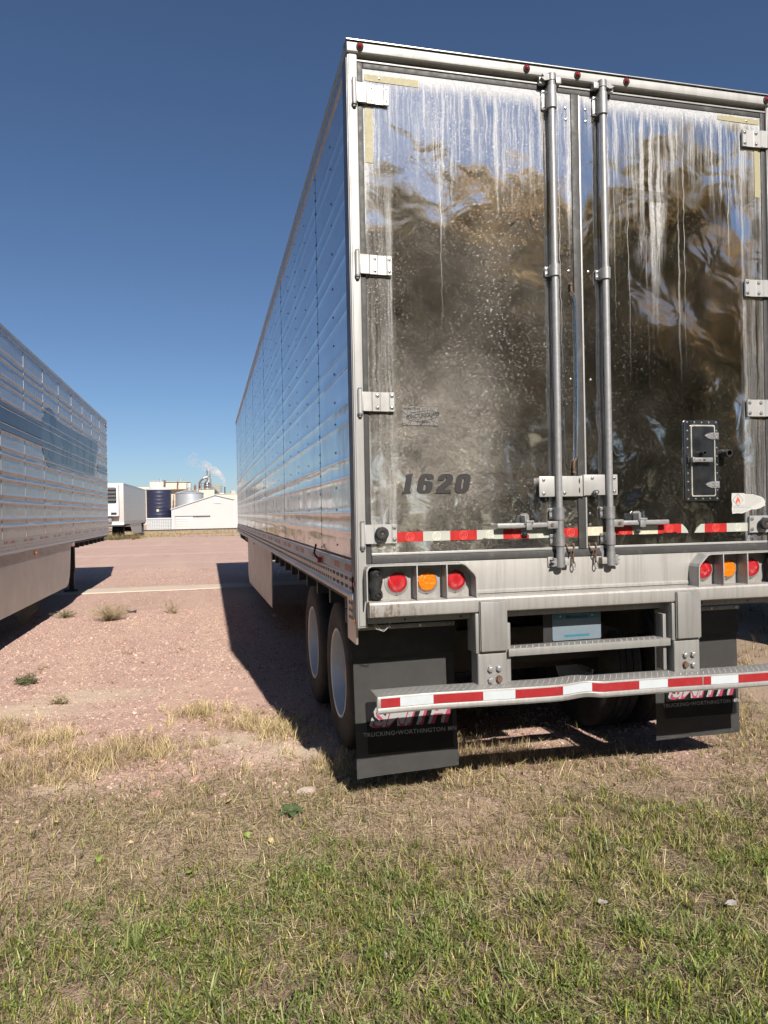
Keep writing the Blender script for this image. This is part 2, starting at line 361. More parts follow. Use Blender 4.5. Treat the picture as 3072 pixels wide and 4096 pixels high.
    def obj(s, name, mats, parent=None, loc=None, **k): return add(name, s.mesh(name, mats, **k), parent, loc)

def add(name, me, parent=None, loc=None, rot=None, label=None):
    o = bpy.data.objects.new(name, me); COL.objects.link(o)
    if parent is not None: o.parent = parent
    if loc is not None: o.location = loc
    if rot is not None: o.rotation_euler = rot
    if label: o['label'] = label
    return o
def tag(o, label, cat, group=None, kind=None):
    if label: o['label'] = label
    if cat: o['category'] = cat
    if group: o['group'] = group
    if kind: o['kind'] = kind
    return o
def empty(name, loc, label, cat, group=None, rz=0):
    o = bpy.data.objects.new(name, None); COL.objects.link(o); o.location = loc; o.rotation_euler = (0, 0, rz); o.empty_display_size = .2
    return tag(o, label, cat, group)
def curve_mesh(name, splines, mat, extrude=0.0006, shear=0.0):
    # filled 2D outlines (holes by winding) in x-z, facing -y
    cu = bpy.data.curves.new(name, 'CURVE'); cu.dimensions = '2D'; cu.fill_mode = 'BOTH'; cu.extrude = extrude
    for pts in splines:
        sp = cu.splines.new('POLY'); sp.points.add(len(pts) - 1); sp.use_cyclic_u = True
        for q, (x, z) in zip(sp.points, pts): q.co = (x + shear * z, z, 0, 1)
    return _cv(name, cu, mat)
def _cv(name, cu, mat):
    o = bpy.data.objects.new(name, cu); COL.objects.link(o)
    dg = bpy.context.evaluated_depsgraph_get(); dg.update()
    me = bpy.data.meshes.new_from_object(o.evaluated_get(dg)); bpy.data.objects.remove(o); bpy.data.curves.remove(cu)
    me.transform(Matrix.Rotation(R(90), 4, 'X')); me.name = name; me.materials.clear(); me.materials.append(M[mat]); return me
def text_mesh(name, body, size, mat, shear=0., bold=0., sx=1., extrude=.0006, align='CENTER', space=1.):
    cu = bpy.data.curves.new(name, 'FONT'); cu.body = body; cu.size = size; cu.shear = shear; cu.offset = bold; cu.extrude = extrude
    cu.align_x = align; cu.align_y = 'CENTER'; cu.space_character = space; cu.resolution_u = 3
    me = _cv(name, cu, mat); me.transform(Matrix.Diagonal((sx, 1, 1, 1))); return me
# ------------------------------------------------------------------ trailers
W = 2.59
BEADS = [z for k in range(8) for z in (1.53 + .3035 * k, 1.632 + .3035 * k)]
def panel_mesh(name, sgn, w, seed, mat, amp=1.0, ny=9, bead=.0062):
    rs = np.random.default_rng(seed); zs = []; off = []
    edges = [1.36] + BEADS + [3.985]
    zz = [1.36]
    for bz in BEADS:
        for d, o in ((-.0145, 0), (-.0095, .4), (-.004, .95), (.004, .95), (.0095, .4), (.0145, 0)): zs.append(bz + d); off.append((o, None))
    allz = [(1.362, 0, -1)] + [(a, b[0], -1) for a, b in zip(zs, off)] + [(3.985, 0, -1)]
    bounds = [1.362] + [v for bz in BEADS for v in (bz - .0145, bz + .0145)] + [3.985]
    cells = [(bounds[i], bounds[i + 1]) for i in range(0, len(bounds), 2)]
    for ci, (a, b_) in enumerate(cells):
        n = 4 if b_ - a > .1 else 1
        for k in range(1, n + 1): allz.append((a + (b_ - a) * k / (n + 1), 0, ci))
    allz.sort(); bb = B(); ys = np.linspace(0, w, ny); grid = []
    ca = rs.uniform(-.6, 1.0, (len(cells), 3)) * .0045 * amp
    for z, o, ci in allz:
        row = []
        for y in ys:
            x = o * bead
            if ci >= 0:
                a, b_ = cells[ci]; t = (z - a) / (b_ - a); u = y / w
                x += math.sin(math.pi * t) * (abs(math.sin(2 * math.pi * u)) ** .7) * ca[ci][0 if u < .5 else 1]
            row.append(bb.b.verts.new((sgn * x, y, z)))
        grid.append(row)
    for r0, r1 in zip(grid, grid[1:]):
        for k in range(ny - 1): bb.b.faces.new((r0[k], r0[k + 1], r1[k + 1], r1[k]))
    # a folded edge so that the seam to the next sheet shows
    for row in (0, ny - 1):
        for r0, r1 in zip(grid, grid[1:]):
            pass
    bmesh.ops.recalc_face_normals(bb.b, faces=bb.b.faces[:])
    f0 = bb.b.faces[:][0]
    if f0.normal.x * sgn < 0: bmesh.ops.reverse_faces(bb.b, faces=bb.b.faces[:])
    return bb.mesh(name, mat, ang=50, fix=False)

def rivet_field(name, pts, nrm, r, h, mat, parent, n=6):
    bb = B()
    for p in pts: bb.dome(p, nrm, r, h, n)
    o = bb.obj(name, mat, parent); o['kind'] = 'stuff'; return o

def wheel_parts(root, x, y, out, loc_mesh={}):
    """one dual position: out=-1 outer dish faces -x, +1 faces +x"""
    if 'tyre' not in loc_mesh:
        bb = B(); prof = [(-.13, .30), (-.142, .335), (-.148, .40), (-.142, .46), (-.128, .495), (-.112, .512)]
        for c in (-.075, -.025, .025, .075):
            prof += [(c - .021, .519), (c - .019, .519), (c + .019, .519), (c + .021, .519)]
            if c < .07: prof += [(c + .022, .506), (c + .028, .506)]
        prof += [(.112, .512), (.128, .495), (.142, .46), (.148, .40), (.142, .335), (.13, .30)]
        bb.lathe(prof, n=56); loc_mesh['tyre'] = bb.mesh('tyre', 'tyre', ang=28)
        bb = B(); bb.lathe([(-.135, .30), (-.138, .308), (-.142, .302), (-.138, .288), (-.10, .275), (-.02, .262), (.06, .25), (.085, .225), (.09, .15), (.07, .142), (.068, .0)], n=48)
        bb.lathe([(.13, .30), (.14, .30), (.12, .27), (.09, .25)], n=40)
        for k in range(10):
            t = 2 * math.pi * k / 10; bb.cyl((.072, .168 * math.cos(t), .168 * math.sin(t)), (.045, .168 * math.cos(t), .168 * math.sin(t)), .017, n=6)
        loc_mesh['rim'] = bb.mesh('wheel', 'white_rim', ang=30)
        bb = B(); bb.lathe([(.10, .135), (-.02, .128), (-.045, .115), (-.05, .09), (-.085, .085), (-.095, .05), (-.095, .0)], n=28); loc_mesh['hub'] = bb.mesh('hub', 'galvanised_dull')
        bb = B(); bb.tube([(-.12, .262, 0), (-.10, .25, 0), (-.05, .235, 0)], .006, 6); loc_mesh['valve'] = bb.mesh('valve_stem', 'bolt_steel')
    w = add('wheel', loc_mesh['rim'], root, (x, y, .52), (R(random.uniform(0, 360)), 0, 0) if out < 0 else (0, 0, math.pi))
    add('tyre', loc_mesh['tyre'], w); add('hub', loc_mesh['hub'], w); add('valve_stem', loc_mesh['valve'], w)
    return w

PANELS = {}
def trailer_body(root, L, mat_l, mat_r, rear=True):
    npan = int(round(L / 1.245)); w = L / npan
    for sgn, xs, mt in ((-1, 0., mat_l), (1, W, mat_r)):
        for i in range(npan):
            key = (sgn, round(w, 3), i % 4, mt)
            if key not in PANELS: PANELS[key] = panel_mesh('side_panel', sgn, w - .004, 100 + i % 4 * 7 + sgn, mt, bead=.0105 if mt == 'side_steel_lit' else .0034)
            add('side_panel', PANELS[key], root, (xs + (sgn * .0012 if i % 2 else 0), i * w + .002, 0))
        # backing behind the seams
        bb = B(); bb.box(xs - .02 if sgn > 0 else xs + .004, xs - .004 if sgn > 0 else xs + .02, .05, L - .01, 1.34, 4.0); bb.obj('wall_core', 'black_steel', root)
        # bottom rail with its lips, roof rail
        def prof(pts): return [(xs + sgn * a, z) for a, z in pts]
        bb = B(); bb.prism(prof([(-.03, 1.362), (.006, 1.362), (.010, 1.356), (.010, 1.300), (.016, 1.294), (.016, 1.205), (.026, 1.196), (.028, 1.186), (.026, 1.172), (.012, 1.166), (-.03, 1.166)]), .045, L, 'y'); bb.obj('bottom_rail', 'rail_alu', root, ang=25)
        bb = B(); bb.prism(prof([(-.03, 3.985), (.006, 3.985), (.010, 3.99), (.010, 4.06), (.018, 4.068), (.020, 4.08), (.014, 4.098), (-.03, 4.104)]), .03, L, 'y'); bb.obj('roof_rail', 'rail_alu', root, ang=25)
        o = sgn * .0115; pts = []
        for i in range(npan + 1):
            for k in range(29):
                z = 1.40 + k * .0905
                if min(abs(z - b) for b in BEADS) < .026: z += .035
                pts.append((xs + sgn * .001, min(L - .02, max(.07, i * w + .018)), z))
        for i in range(npan):
            for k in range(15):
                z = 1.44 + k * .172
                if min(abs(z - b) for b in BEADS) < .026: z += .04
                pts.append((xs + sgn * .001, i * w + w * .5, z))
        rivet_field('wall_rivets', pts, (sgn, 0, 0), .0078, .004, 'post_dark' if sgn < 0 else 'rail_alu', root)
        rivet_field('roof_rail_rivets', [(xs + o, .08 + k * .10, 4.022) for k in range(int((L - .1) / .10))], (sgn, 0, 0), .009, .005, 'rail_alu', root)
        rivet_field('wall_foot_rivets', [(xs + sgn * .001, .07 + k * .041, 1.378) for k in range(int((L - .1) / .041))], (sgn, 0, 0), .0095, .005, 'post_dark' if sgn < 0 else 'rail_alu', root)
        # reflective tape on the rail
        mr = B().box(0, .0012, 0, .178, 1.309, 1.348).mesh('rail_tape', 'side_tape_red'); mw = B().box(0, .0012, 0, .178, 1.309, 1.348).mesh('rail_tape', 'side_tape_grey')
        k = 0; y = .14
        while y < L - .4:
            add('rail_tape', mr if k % 2 == 0 else mw, root, (xs + sgn * .0102 - (.0012 if sgn < 0 else 0), y, 0)); k += 1; y += .1785 if k % 4 else .1785 + .30
        # rail bolts: the near ones singly, the rest as one part
        bm_ = B().dome((0, 0, 0), (sgn, 0, 0), .0125, .006, 8).mesh('bolt', 'post_dark' if sgn < 0 else 'galvanised_dull'); rest = []
        for row, z in enumerate((1.271, 1.226)):
            yy = .10; j = 0
            while yy < L - .1:
                p = (xs + sgn * .016, yy, z)
                if sgn < 0 and rear and yy < 3.4: add('bolt', bm_, root, p)
                else: rest.append(p)
                j += 1; yy += (.045 if yy < .7 and j % 2 else .092)
        rivet_field('rail_bolts', rest, (sgn, 0, 0), .0125, .006, 'post_dark' if sgn < 0 else 'bolt_steel', root)
    # roof, floor, nose
    bb = B(); bb.loft([[(-.0, y, 4.098), (.4, y, 4.106), (1.3, y, 4.112), (2.2, y, 4.106), (W, y, 4.098), (W, y, 4.08), (0, y, 4.08)] for y in (.02, L)]); bb.obj('roof', 'rail_alu', root)
    bb = B(); bb.box(.03, W - .03, .12, L - .02, 1.12, 1.34)
    bb.obj('floor', 'black_steel', root)
    cm = B().box(.04, W - .04, -.03, .03, 1.02, 1.119).mesh('crossmember', 'black_steel')
    for i in range(int(L / .6)): add('crossmember', cm, root, (0, .6 + i * .6, 0))
    bb = B(); bb.box(.0, W, L + .001, L + .04, 1.15, 4.10, .012); bb.obj('nose_wall', 'skirt_white', root)
    # bogie
    bb = B()
    for x in (.62, 1.90): bb.box(x, x + .07, .45, 3.7, .82, 1.019)
    for y in (1.28, 2.53): bb.box(.6, 2.0, y - .45, y - .33, .60, .84); bb.box(.62, .74, y - .45, y + .1, .50, .60); bb.box(1.85, 1.97, y - .45, y + .1, .50, .60)
    bb.obj('slider_frame', 'black_steel', root)
    for y in (1.28, 2.53):
        B().cyl((.40, y, .52), (2.19, y, .52), .065, n=16).obj('axle', 'black_steel', root)
        for x, o in ((.24, -1), (.56, 1), (2.03, -1), (2.35, 1)): wheel_parts(root, x, y, o)
        for x in (.78, 1.81): B().lathe([(-.13, .10), (-.12, .12), (0, .135), (.12, .12), (.13, .10)], (x, y + .2, .70), 'z', 16).obj('air_spring', 'rubber', root)
    # landing gear
    for x in (.42, W - .42):
        bb = B(); bb.box(x - .065, x + .065, L - 2.85, L - 2.72, .42, 1.02, .008); bb.box(x - .05, x + .05, L - 2.835, L - 2.735, .06, .43, .006); bb.box(x - .14, x + .14, L - 2.93, L - 2.64, .012, .06, .008); bb.obj('landing_leg', 'black_steel', root)
    B().cyl((.42, L - 2.785, .8), (W - .42, L - 2.785, .8), .025).obj('cross_shaft', 'black_steel', root)
def skirt(root, x, pts, sgn, mat='skirt_white'):
    bb = B(); bb.prism(pts, x - .006, x + .006, 'x'); return bb.obj('side_skirt', mat, root, smooth=False)
def arc(cx, cy, r, a0, a1, n=6): return [(cx + r * math.cos(R(a0 + (a1 - a0) * i / n)), cy + r * math.sin(R(a0 + (a1 - a0) * i / n))) for i in range(n + 1)]

T = empty('semi_trailer', (0, 0, 0), 'large silver refrigerated semi-trailer numbered 1620, its scratched mirror doors facing the viewer', 'trailer', 'parked semi-trailers')
trailer_body(T, 16.15, 'side_steel', 'side_steel')
skirt(T, .035, [(5.85, 1.165), (5.9, .40), (11.35, .25), (11.7, .40), (11.7, 1.165)], -1)
B().box(.0, .03, 11.85, 11.93, 1.08, 1.15, .006).obj('marker_lamp', 'amber_small', T)
B().box(-.022, -.004, 8.9, 8.98, 1.105, 1.145, .006).obj('marker_lamp', 'amber_small', T)

# ---- rear frame
bb = B(); bb.box(-.012, .040, -.022, .06, 1.03, 4.0255, .004); bb.box(-.004, .036, -.028, -.02, 1.04, 4.02, .002)
bb.obj('corner_post', 'frame_alu', T)
bb = B(); bb.box(W - .040, W + .012, -.022, .06, 1.03, 4.0255, .004); bb.box(W - .036, W + .004, -.028, -.02, 1.04, 4.02, .002); bb.obj('corner_post', 'frame_alu', T)
bb = B(); bb.box(-.016, -.0125, -.01, .10, 1.06, 4.03); bb.obj('post_cladding', 'post_dark', T)
hz = [(-.012, 4.047), (W + .012, 4.047)]
bb = B(); bb.prism([(-.030, 4.026), (-.036, 4.032), (-.040, 4.055), (-.034, 4.078), (-.018, 4.085), (.05, 4.085), (.05, 4.026)], -.014, W + .014, 'x'); bb.obj('header_rail', 'frame_alu', T, ang=25)
B().prism([(-.043, 4.0862), (-.043, 4.0905), (.06, 4.117), (.06, 4.0862)], -.018, W + .018, 'x').obj('roof_drip_edge', 'rail_alu', T)
B().box(.0405, W - .0405, .012, .05, 4.004, 4.0255).obj('header_recess', 'post_dark', T)
B().box(.0405, W - .0405, -.014, .0115, 3.9945, 4.003, .0015).obj('header_lip', 'frame_alu', T)
for x in (.11, .52, .93, 1.70, 2.09, 2.47): B().dome((x, .012, 4.016), (0, -1, 0), .005, .004).obj('screw', 'bolt_steel', T)
# gaskets round and between the doors
def gstrip(a0, a1, z0, z1, y=-.010): return B().box(a0, a1, y, .05, z0, z1, .006).obj('door_gasket', 'gasket', T)
gstrip(.0425, .072, 1.362, 3.995); gstrip(W - .072, W - .0425, 1.362, 3.995); gstrip(.0725, W - .0725, 3.9645, 3.994, -.009); gstrip(.0725, W - .0725, 1.362, 1.404, -.012)
gstrip(1.266, 1.312, 1.405, 3.963, -.014); B().box(1.3125, 1.3225, -.012, .04, 1.406, 3.962, .003).obj('door_edge_strip', 'hinge_alu', T)
# ---- doors: one thin sheet each with the dents beaten into it
DENTS = [(.98, 1.90, .17, .016), (1.08, 1.66, .09, .010), (.86, 1.62, .08, .007), (.16, 1.66, .09, .0025), (1.74, 1.70, .15, .012), (1.62, 1.62, .07, .006), (.66, 2.62, .30, .006), (1.95, 2.9, .34, .006), (.85, 3.25, .24, .005), (1.72, 2.35, .22, .006), (1.14, 2.25, .10, .006), (1.40, 2.15, .07, .005), (1.8, 3.5, .28, .005), (.42, 3.55, .2, .004), (.55, 2.05, .15, .004)]
def sheet_y(x, z, x0, x1, z0=1.405, z1=3.964):
    e = min(x - x0, x1 - x, z - z0, z1 - z); y = 0.
    for dx, dz, r, a in DENTS:
        q = ((x - dx) ** 2 + ((z - dz) * .8) ** 2) / (r * r)
        if q < 9: y += a * math.exp(-q * 1.3)
    y += .0016 * (1 + math.sin(x * 6.1 + 1.3 * math.sin(z * 2.7)) * math.sin(z * 4.3 + x * 1.7))
    return y * max(0, min(1, e / .08)) - .004
def door_mesh(x0, x1, z0=1.405, z1=3.964, nx=60, nz=120):
    bb = B(); g = [[bb.b.verts.new((x0 + (x1 - x0) * i / nx, sheet_y(x0 + (x1 - x0) * i / nx, z0 + (z1 - z0) * j / nz, x0, x1), z0 + (z1 - z0) * j / nz)) for i in range(nx + 1)] for j in range(nz + 1)]
    for a, b_ in zip(g, g[1:]):
        for i in range(nx): bb.b.faces.new((a[i], a[i + 1], b_[i + 1], b_[i]))
    return bb
def make_door(x0, x1):
    bb = door_mesh(x0, x1)
    bb.mat(1).box(x0 + .001, x1 - .001, .030, .048, 1.407, 3.962)
    for a in ((x0, x0 + .003), (x1 - .003, x1)): bb.box(a[0], a[1], -.003, .012, 1.405, 3.963)
    bb.box(x0 + .0035, x1 - .0035, -.003, .012, 1.405, 1.408); bb.box(x0 + .0035, x1 - .0035, -.003, .012, 3.960, 3.963)
    return bb.obj('door', ['door_steel', 'hinge_alu'], T, fix=True, ang=40)
DL = make_door(.0725, 1.2655); DL['label'] = 'scratched mirror steel door with streaks and black number 1620'
DR = make_door(1.323, W - .0725); DR['label'] = 'dented mirror steel door with small vent hatch'
yD = -.0045
B().box(.0735, 1.265, -.0085, -.004, 1.4055, 1.418, .002).obj('door_foot_strip', 'hinge_alu', DL); B().box(1.3235, W - .0735, -.0085, -.004, 1.4055, 1.418, .002).obj('door_foot_strip', 'hinge_alu', DR)

# hinges
bolt_m = None
def hexbolt(name='bolt', r=.0085, h=.006, mat='bolt_steel', washer=True):
    bb = B()
    if washer: bb.cyl((0, 0, 0), (0, -.0015, 0), r * 1.35, n=14)
    bb.dome((0, -.0015, 0), (0, -1, 0), r, h, 10); bb.mat(0).cyl((0, -.0015 - h * .55, 0), (0, -.003 - h, 0), r * .38, n=6); return bb.mesh(name, mat)
bolt_m = hexbolt()
def hinge(side, z):
    s = 1 if side == 0 else -1; X = lambda a: (a if side == 0 else W - a)
    bb = B(); prof = [(.036, -.030), (.055, -.030), (.082, -.030), (.090, -.024), (.128, -.024), (.134, -.0205), (.178, -.0205), (.184, -.024), (.206, -.024), (.208, -.022), (.208, -.012), (.036, -.014)]
    secs = [[(X(a), y, zz) for a, y in prof] for zz in (z - .050, z - .049, z + .049, z + .050)]
    bb.loft(secs); bb.cyl((X(.020), -.034, z - .062), (X(.020), -.034, z + .062), .0125, n=16)
    bb.box(min(X(.008), X(.040)), max(X(.008), X(.040)), -.034, -.022, z - .05, z + .05, .002)
    o = bb.obj('hinge', 'hinge_alu', T, ang=25)
    for a in (.116, .194):
        for dz in (-.0315, .0315): add('bolt', bolt_m, o, (X(a), -.0215 - (.0025 if a > .15 or 1 else 0), z + dz))
    B().cyl((X(.020), -.034, z - .0635), (X(.020), -.034, z - .072), .015, n=14).cyl((X(.020), -.034, z - .072), (X(.020), -.034, z - .083), .0105, n=6).cyl((X(.020), -.034, z + .0635), (X(.020), -.034, z + .069), .0105, n=6).obj('pin', 'post_dark', o)
    return o
for z in (3.826, 2.931, 2.213, 1.519):
    for sd in (0, 1):
        h = hinge(sd, z)
        if z < 1.6:
            X = .121 if sd == 0 else W - .121
            B().lathe([(-.027, .016), (-.030, .030), (-.040, .036), (-.052, .036), (-.060, .031), (-.063, .020), (-.060, .010), (-.056, .006), (-.056, .0)], (X, 0, z + .002), 'y', 24).obj('rubber_bumper', 'rubber', h)
            B().cyl((X, -.057, z + .002), (X, -.0625, z + .002), .0075, n=6).obj('bumper_bolt', 'rusty_steel', h)
# plain rivets of the doors
rv = B().dome((0, 0, 0), (0, -1, 0), .0085, .006, 10).mesh('rivet', 'bolt_steel')
for d, L_ in ((DL, [(1.237, 3.884), (1.238, 3.82), (1.238, 2.968), (1.216, 1.602), (1.217, 1.541), (.197, 1.437), (.162, 3.921), (1.238, 2.36)]), (DR, [(1.36, 3.888), (1.361, 3.822), (1.36, 2.971), (1.342, 1.603), (1.342, 1.541), (2.410, 1.445), (2.424, 3.936), (1.362, 2.36)])):
    for x, z in L_: add('rivet', rv, d, (x, yD, z))
# duct tape
def tapebit(parent, x0, x1, z0, z1, ragged=None):
    rs = random.Random(int(x0 * 1000)); pts = [(x0, z0), (x1, z0 - .004)] if x1 - x0 > z1 - z0 else [(x0, z0), (x1, z0)]
    n = 14
    for i in range(1, n): pts.append((x1 + rs.uniform(-.002, .002) if z1 - z0 > .1 else x1, z0 + (z1 - z0) * i / n))
    pts.append((x1, z1))
    for i in range(1, 10): pts.append((x1 + (x0 - x1) * i / 10, z1 + (rs.uniform(-.008, .0) if ragged else 0)))
    pts.append((x0, z1 - (.008 if ragged else 0))); return B().prism(pts, yD - .0012, yD - .0004, 'y').obj('duct_tape', 'duct_tape', parent, smooth=False)
tapebit(DL, .082, .377, 3.903, 3.937); tapebit(DL, .081, .122, 3.473, 3.758); tapebit(DR, 2.226, 2.512, 3.925, 3.957, True); tapebit(DR, 2.474, 2.511, 3.483, 3.782)
# the number
def rrect(x0, x1, z0, z1, r, n=5):
    return arc(x1 - r, z1 - r, r, 0, 90, n) + arc(x0 + r, z1 - r, r, 90, 180, n) + arc(x0 + r, z0 + r, r, 180, 270, n) + arc(x1 - r, z0 + r, r, 270, 360, n)
HN = .106; SH = .20
def number():
    def at(pl, ox): return [(x + ox, z) for x, z in pl]
    one = [(.0, 0), (.046, 0), (.046, .012), (.040, .016), (.040, .102), (.044, .106), (.014, .106), (.002, .098), (.002, .090), (.008, .090), (.008, .016), (.0, .012)]
    zero = [rrect(0, .082, 0, .106, .030), rrect(.034, .046, .024, .082, .006)]
    six = [arc(.030, .076, .030, 90, 180) + arc(.030, .030, .030, 180, 270) + arc(.054, .030, .030, 270, 360) + arc(.060, .044, .024, 0, 90) + [(.034, .068), (.034, .080)] + arc(.040, .082, .006, 180, 20, 5) + [(.046, .078), (.084, .078)] + arc(.058, .080, .026, 0, 90), rrect(.034, .048, .018, .050, .006)]
    two = [[(0, 0), (.084, 0), (.084, .020), (.046, .020), (.046, .026), (.078, .054)] + arc(.056, .076, .030, -30, 90) + arc(.030, .076, .030, 90, 180) + [(.0, .070), (.036, .070), (.036, .080)] + arc(.042, .082, .006, 180, 0, 5) + [(.048, .072), (.044, .066), (0, .026)]]
    return [at(one, 0)] + [at(q, .078) for q in six] + [at(q, .186) for q in two] + [at(q, .290) for q in zero]
add('number', curve_mesh('number', number(), 'decal_black', .0004, SH), DL, (.244, yD - .001, 1.7275), label='bold italic black number 1620')
# worn guard sticker
st = B().prism([(.254, 2.093), (.454, 2.092), (.454, 2.190), (.30, 2.193), (.254, 2.194)], yD - .0010, yD - .0004, 'y').obj('guard_sticker', 'post_dark', DL, smooth=False, )
st.data.materials.clear()
def sticker_mat():
    g = N('sticker_worn'); v = g.obj(); m = g.sstep(g.vor(g.mapv(v, (40, 1, 26)), 1, 'DISTANCE_TO_EDGE'), .02, .06)
    c = g.mix(m, (.10, .09, .085), g.mix(g.noise(v, 40, 5, .7), (.16, .15, .14), (.34, .33, .31)))
    M['sticker_worn'] = g.end(g.pr(base=c, rough=.4, metal=.75))
sticker_mat(); st.data.materials.append(M['sticker_worn']); st['label'] = 'worn grey guard sticker with oval'
ov = [(.366 + .088 * math.cos(2 * math.pi * k / 28), 2.143 + .026 * math.sin(2 * math.pi * k / 28) + .12 * .088 * math.cos(2 * math.pi * k / 28)) for k in range(28)]
B().ribbon(ov, .003, yD - .0016, True).obj('sticker_oval', 'decal_black', DL)
o_ = add('lettering', text_mesh('lettering', 'PUNCTUREGUARD', .030, 'decal_black', .3, .0006, .72), DL, (.366, yD - .0018, 2.145)); o_.rotation_euler = (0, R(-7), 0)
add('lettering', text_mesh('lettering', 'PROTECTED BY', .017, 'decal_black', .25, .0003, .75), DL, (.305, yD - .0018, 2.180))
add('lettering', text_mesh('lettering', 'GUARD', .012, 'decal_black', 0, .0002, 1), DL, (.378, yD - .0018, 2.112))
# ghost of removed lettering across both doors
def lay_on_door(me, x0, x1, gap=.0005):
    bm = bmesh.new(); bm.from_mesh(me); bmesh.ops.delete(bm, geom=[f for f in bm.faces if f.normal.y > -.5], context='FACES')
    xs = [v.co.x for v in bm.verts]; zs = [v.co.z for v in bm.verts]
    for k in range(int(min(xs) / .03), int(max(xs) / .03) + 1): bmesh.ops.bisect_plane(bm, geom=bm.verts[:] + bm.edges[:] + bm.faces[:], plane_co=(k * .03, 0, 0), plane_no=(1, 0, 0))
    for k in range(int(min(zs) / .03), int(max(zs) / .03) + 1): bmesh.ops.bisect_plane(bm, geom=bm.verts[:] + bm.edges[:] + bm.faces[:], plane_co=(0, 0, k * .03), plane_no=(0, 0, 1))
    for v in bm.verts: v.co.y = sheet_y(v.co.x, v.co.z, x0, x1) - gap
    bm.to_mesh(me); bm.free(); me.polygons.foreach_set('use_smooth', [True] * len(me.polygons)); return me
for body, d, x, e0, e1 in (('S', DL, .60, .0725, 1.2655), ('M', DL, .955, .0725, 1.2655), ('I', DR, 1.43, 1.323, W - .0725), ('T', DR, 1.67, 1.323, W - .0725), ('H', DR, 1.98, 1.323, W - .0725)):
    me = text_mesh('removed_letter', body, .40, 'door_ghost', .25, .014, 1.1, .0002); me.transform(Matrix.Translation((x, 0, 3.30)))
    add('removed_letter', lay_on_door(me, e0, e1), d, label='faint brown ghost of a removed letter')
# reflective tape with the dog emblem
def emblem(name, mat):
    r = .0225; bb = B(); bb.ribbon([(r * math.cos(2 * math.pi * k / 22), r * math.sin(2 * math.pi * k / 22)) for k in range(22)], .0022, 0, True)
    dog = [(-.013, .015), (-.009, .019), (-.006, .018), (-.004, .012), (.002, .007), (.009, .005), (.012, .001), (.011, -.006), (.014, -.012), (.012, -.019), (.015, -.020), (.009, -.020), (.009, -.012), (.005, -.008), (-.001, -.006), (-.003, -.012), (-.003, -.020), (-.008, -.020), (-.007, -.010), (-.010, -.003), (-.010, .006), (-.012, .011)]
    bb.ribbon([(x, z) for x, z in dog], .0020, 0, True); return bb.mesh(name, mat, smooth=False)
em = {'r': emblem('dog_emblem', 'emblem_red'), 'w': emblem('dog_emblem', 'emblem_white')}
def tape(d, x0, x1, c, zt=1.526, zb=1.474, bites=(), logo=True, dogx=None):
    pts = [(x0, zb)] + [q for q in bites] + [(x1, zb), (x1, zt), (x0, zt)]
    B().prism(pts, yD - .0012, yD - .0004, 'y').obj('reflective_tape', {'r': 'tape_red', 'w': 'tape_white', 'c': 'tape_cream'}[c], d, smooth=False)
    if logo: add('dog_emblem', em['r' if c == 'r' else 'w'], d, (dogx or (x0 + x1) / 2, yD - .0016, (zt + zb) / 2))
E_ = [.2085, .3565, .508, .661, .814, .967, 1.105]
tape(DL, .2085, .3565, 'r'); tape(DL, .3565, .508, 'w'); tape(DL, .508, .661, 'r'); tape(DL, .661, .814, 'w', bites=[(.69, 1.474), (.70, 1.481), (.72, 1.478), (.74, 1.482), (.755, 1.476), (.76, 1.474)])
tape(DL, .814, .967, 'r', 1.525, 1.473); tape(DL, .967, 1.112, 'w', 1.524, 1.472); tape(DL, 1.178, 1.2645, 'r', 1.524, 1.474)
tape(DR, 1.325, 1.42, 'c', 1.527, 1.477); tape(DR, 1.497, 1.610, 'r', 1.527, 1.478); tape(DR, 1.610, 1.773, 'c', 1.527, 1.477)
tape(DR, 1.773, 1.928, 'r', 1.532, 1.478, bites=[(1.80, 1.478), (1.815, 1.484), (1.83, 1.480), (1.85, 1.488), (1.862, 1.479), (1.89, 1.486), (1.90, 1.478)])
B().prism([(1.928, 1.478), (1.975, 1.477), (1.968, 1.495), (1.95, 1.516), (1.935, 1.529), (1.928, 1.530)], yD - .0012, yD - .0004, 'y').obj('reflective_tape', 'tape_white', DR, smooth=False)
B().prism([(2.015, 1.477), (2.085, 1.477), (2.085, 1.528), (2.06, 1.527), (2.03, 1.500)], yD - .0012, yD - .0004, 'y').obj('reflective_tape', 'tape_white', DR, smooth=False)
tape(DR, 2.085, 2.236, 'r', 1.528, 1.477); tape(DR, 2.236, 2.392, 'w', 1.528, 1.477)

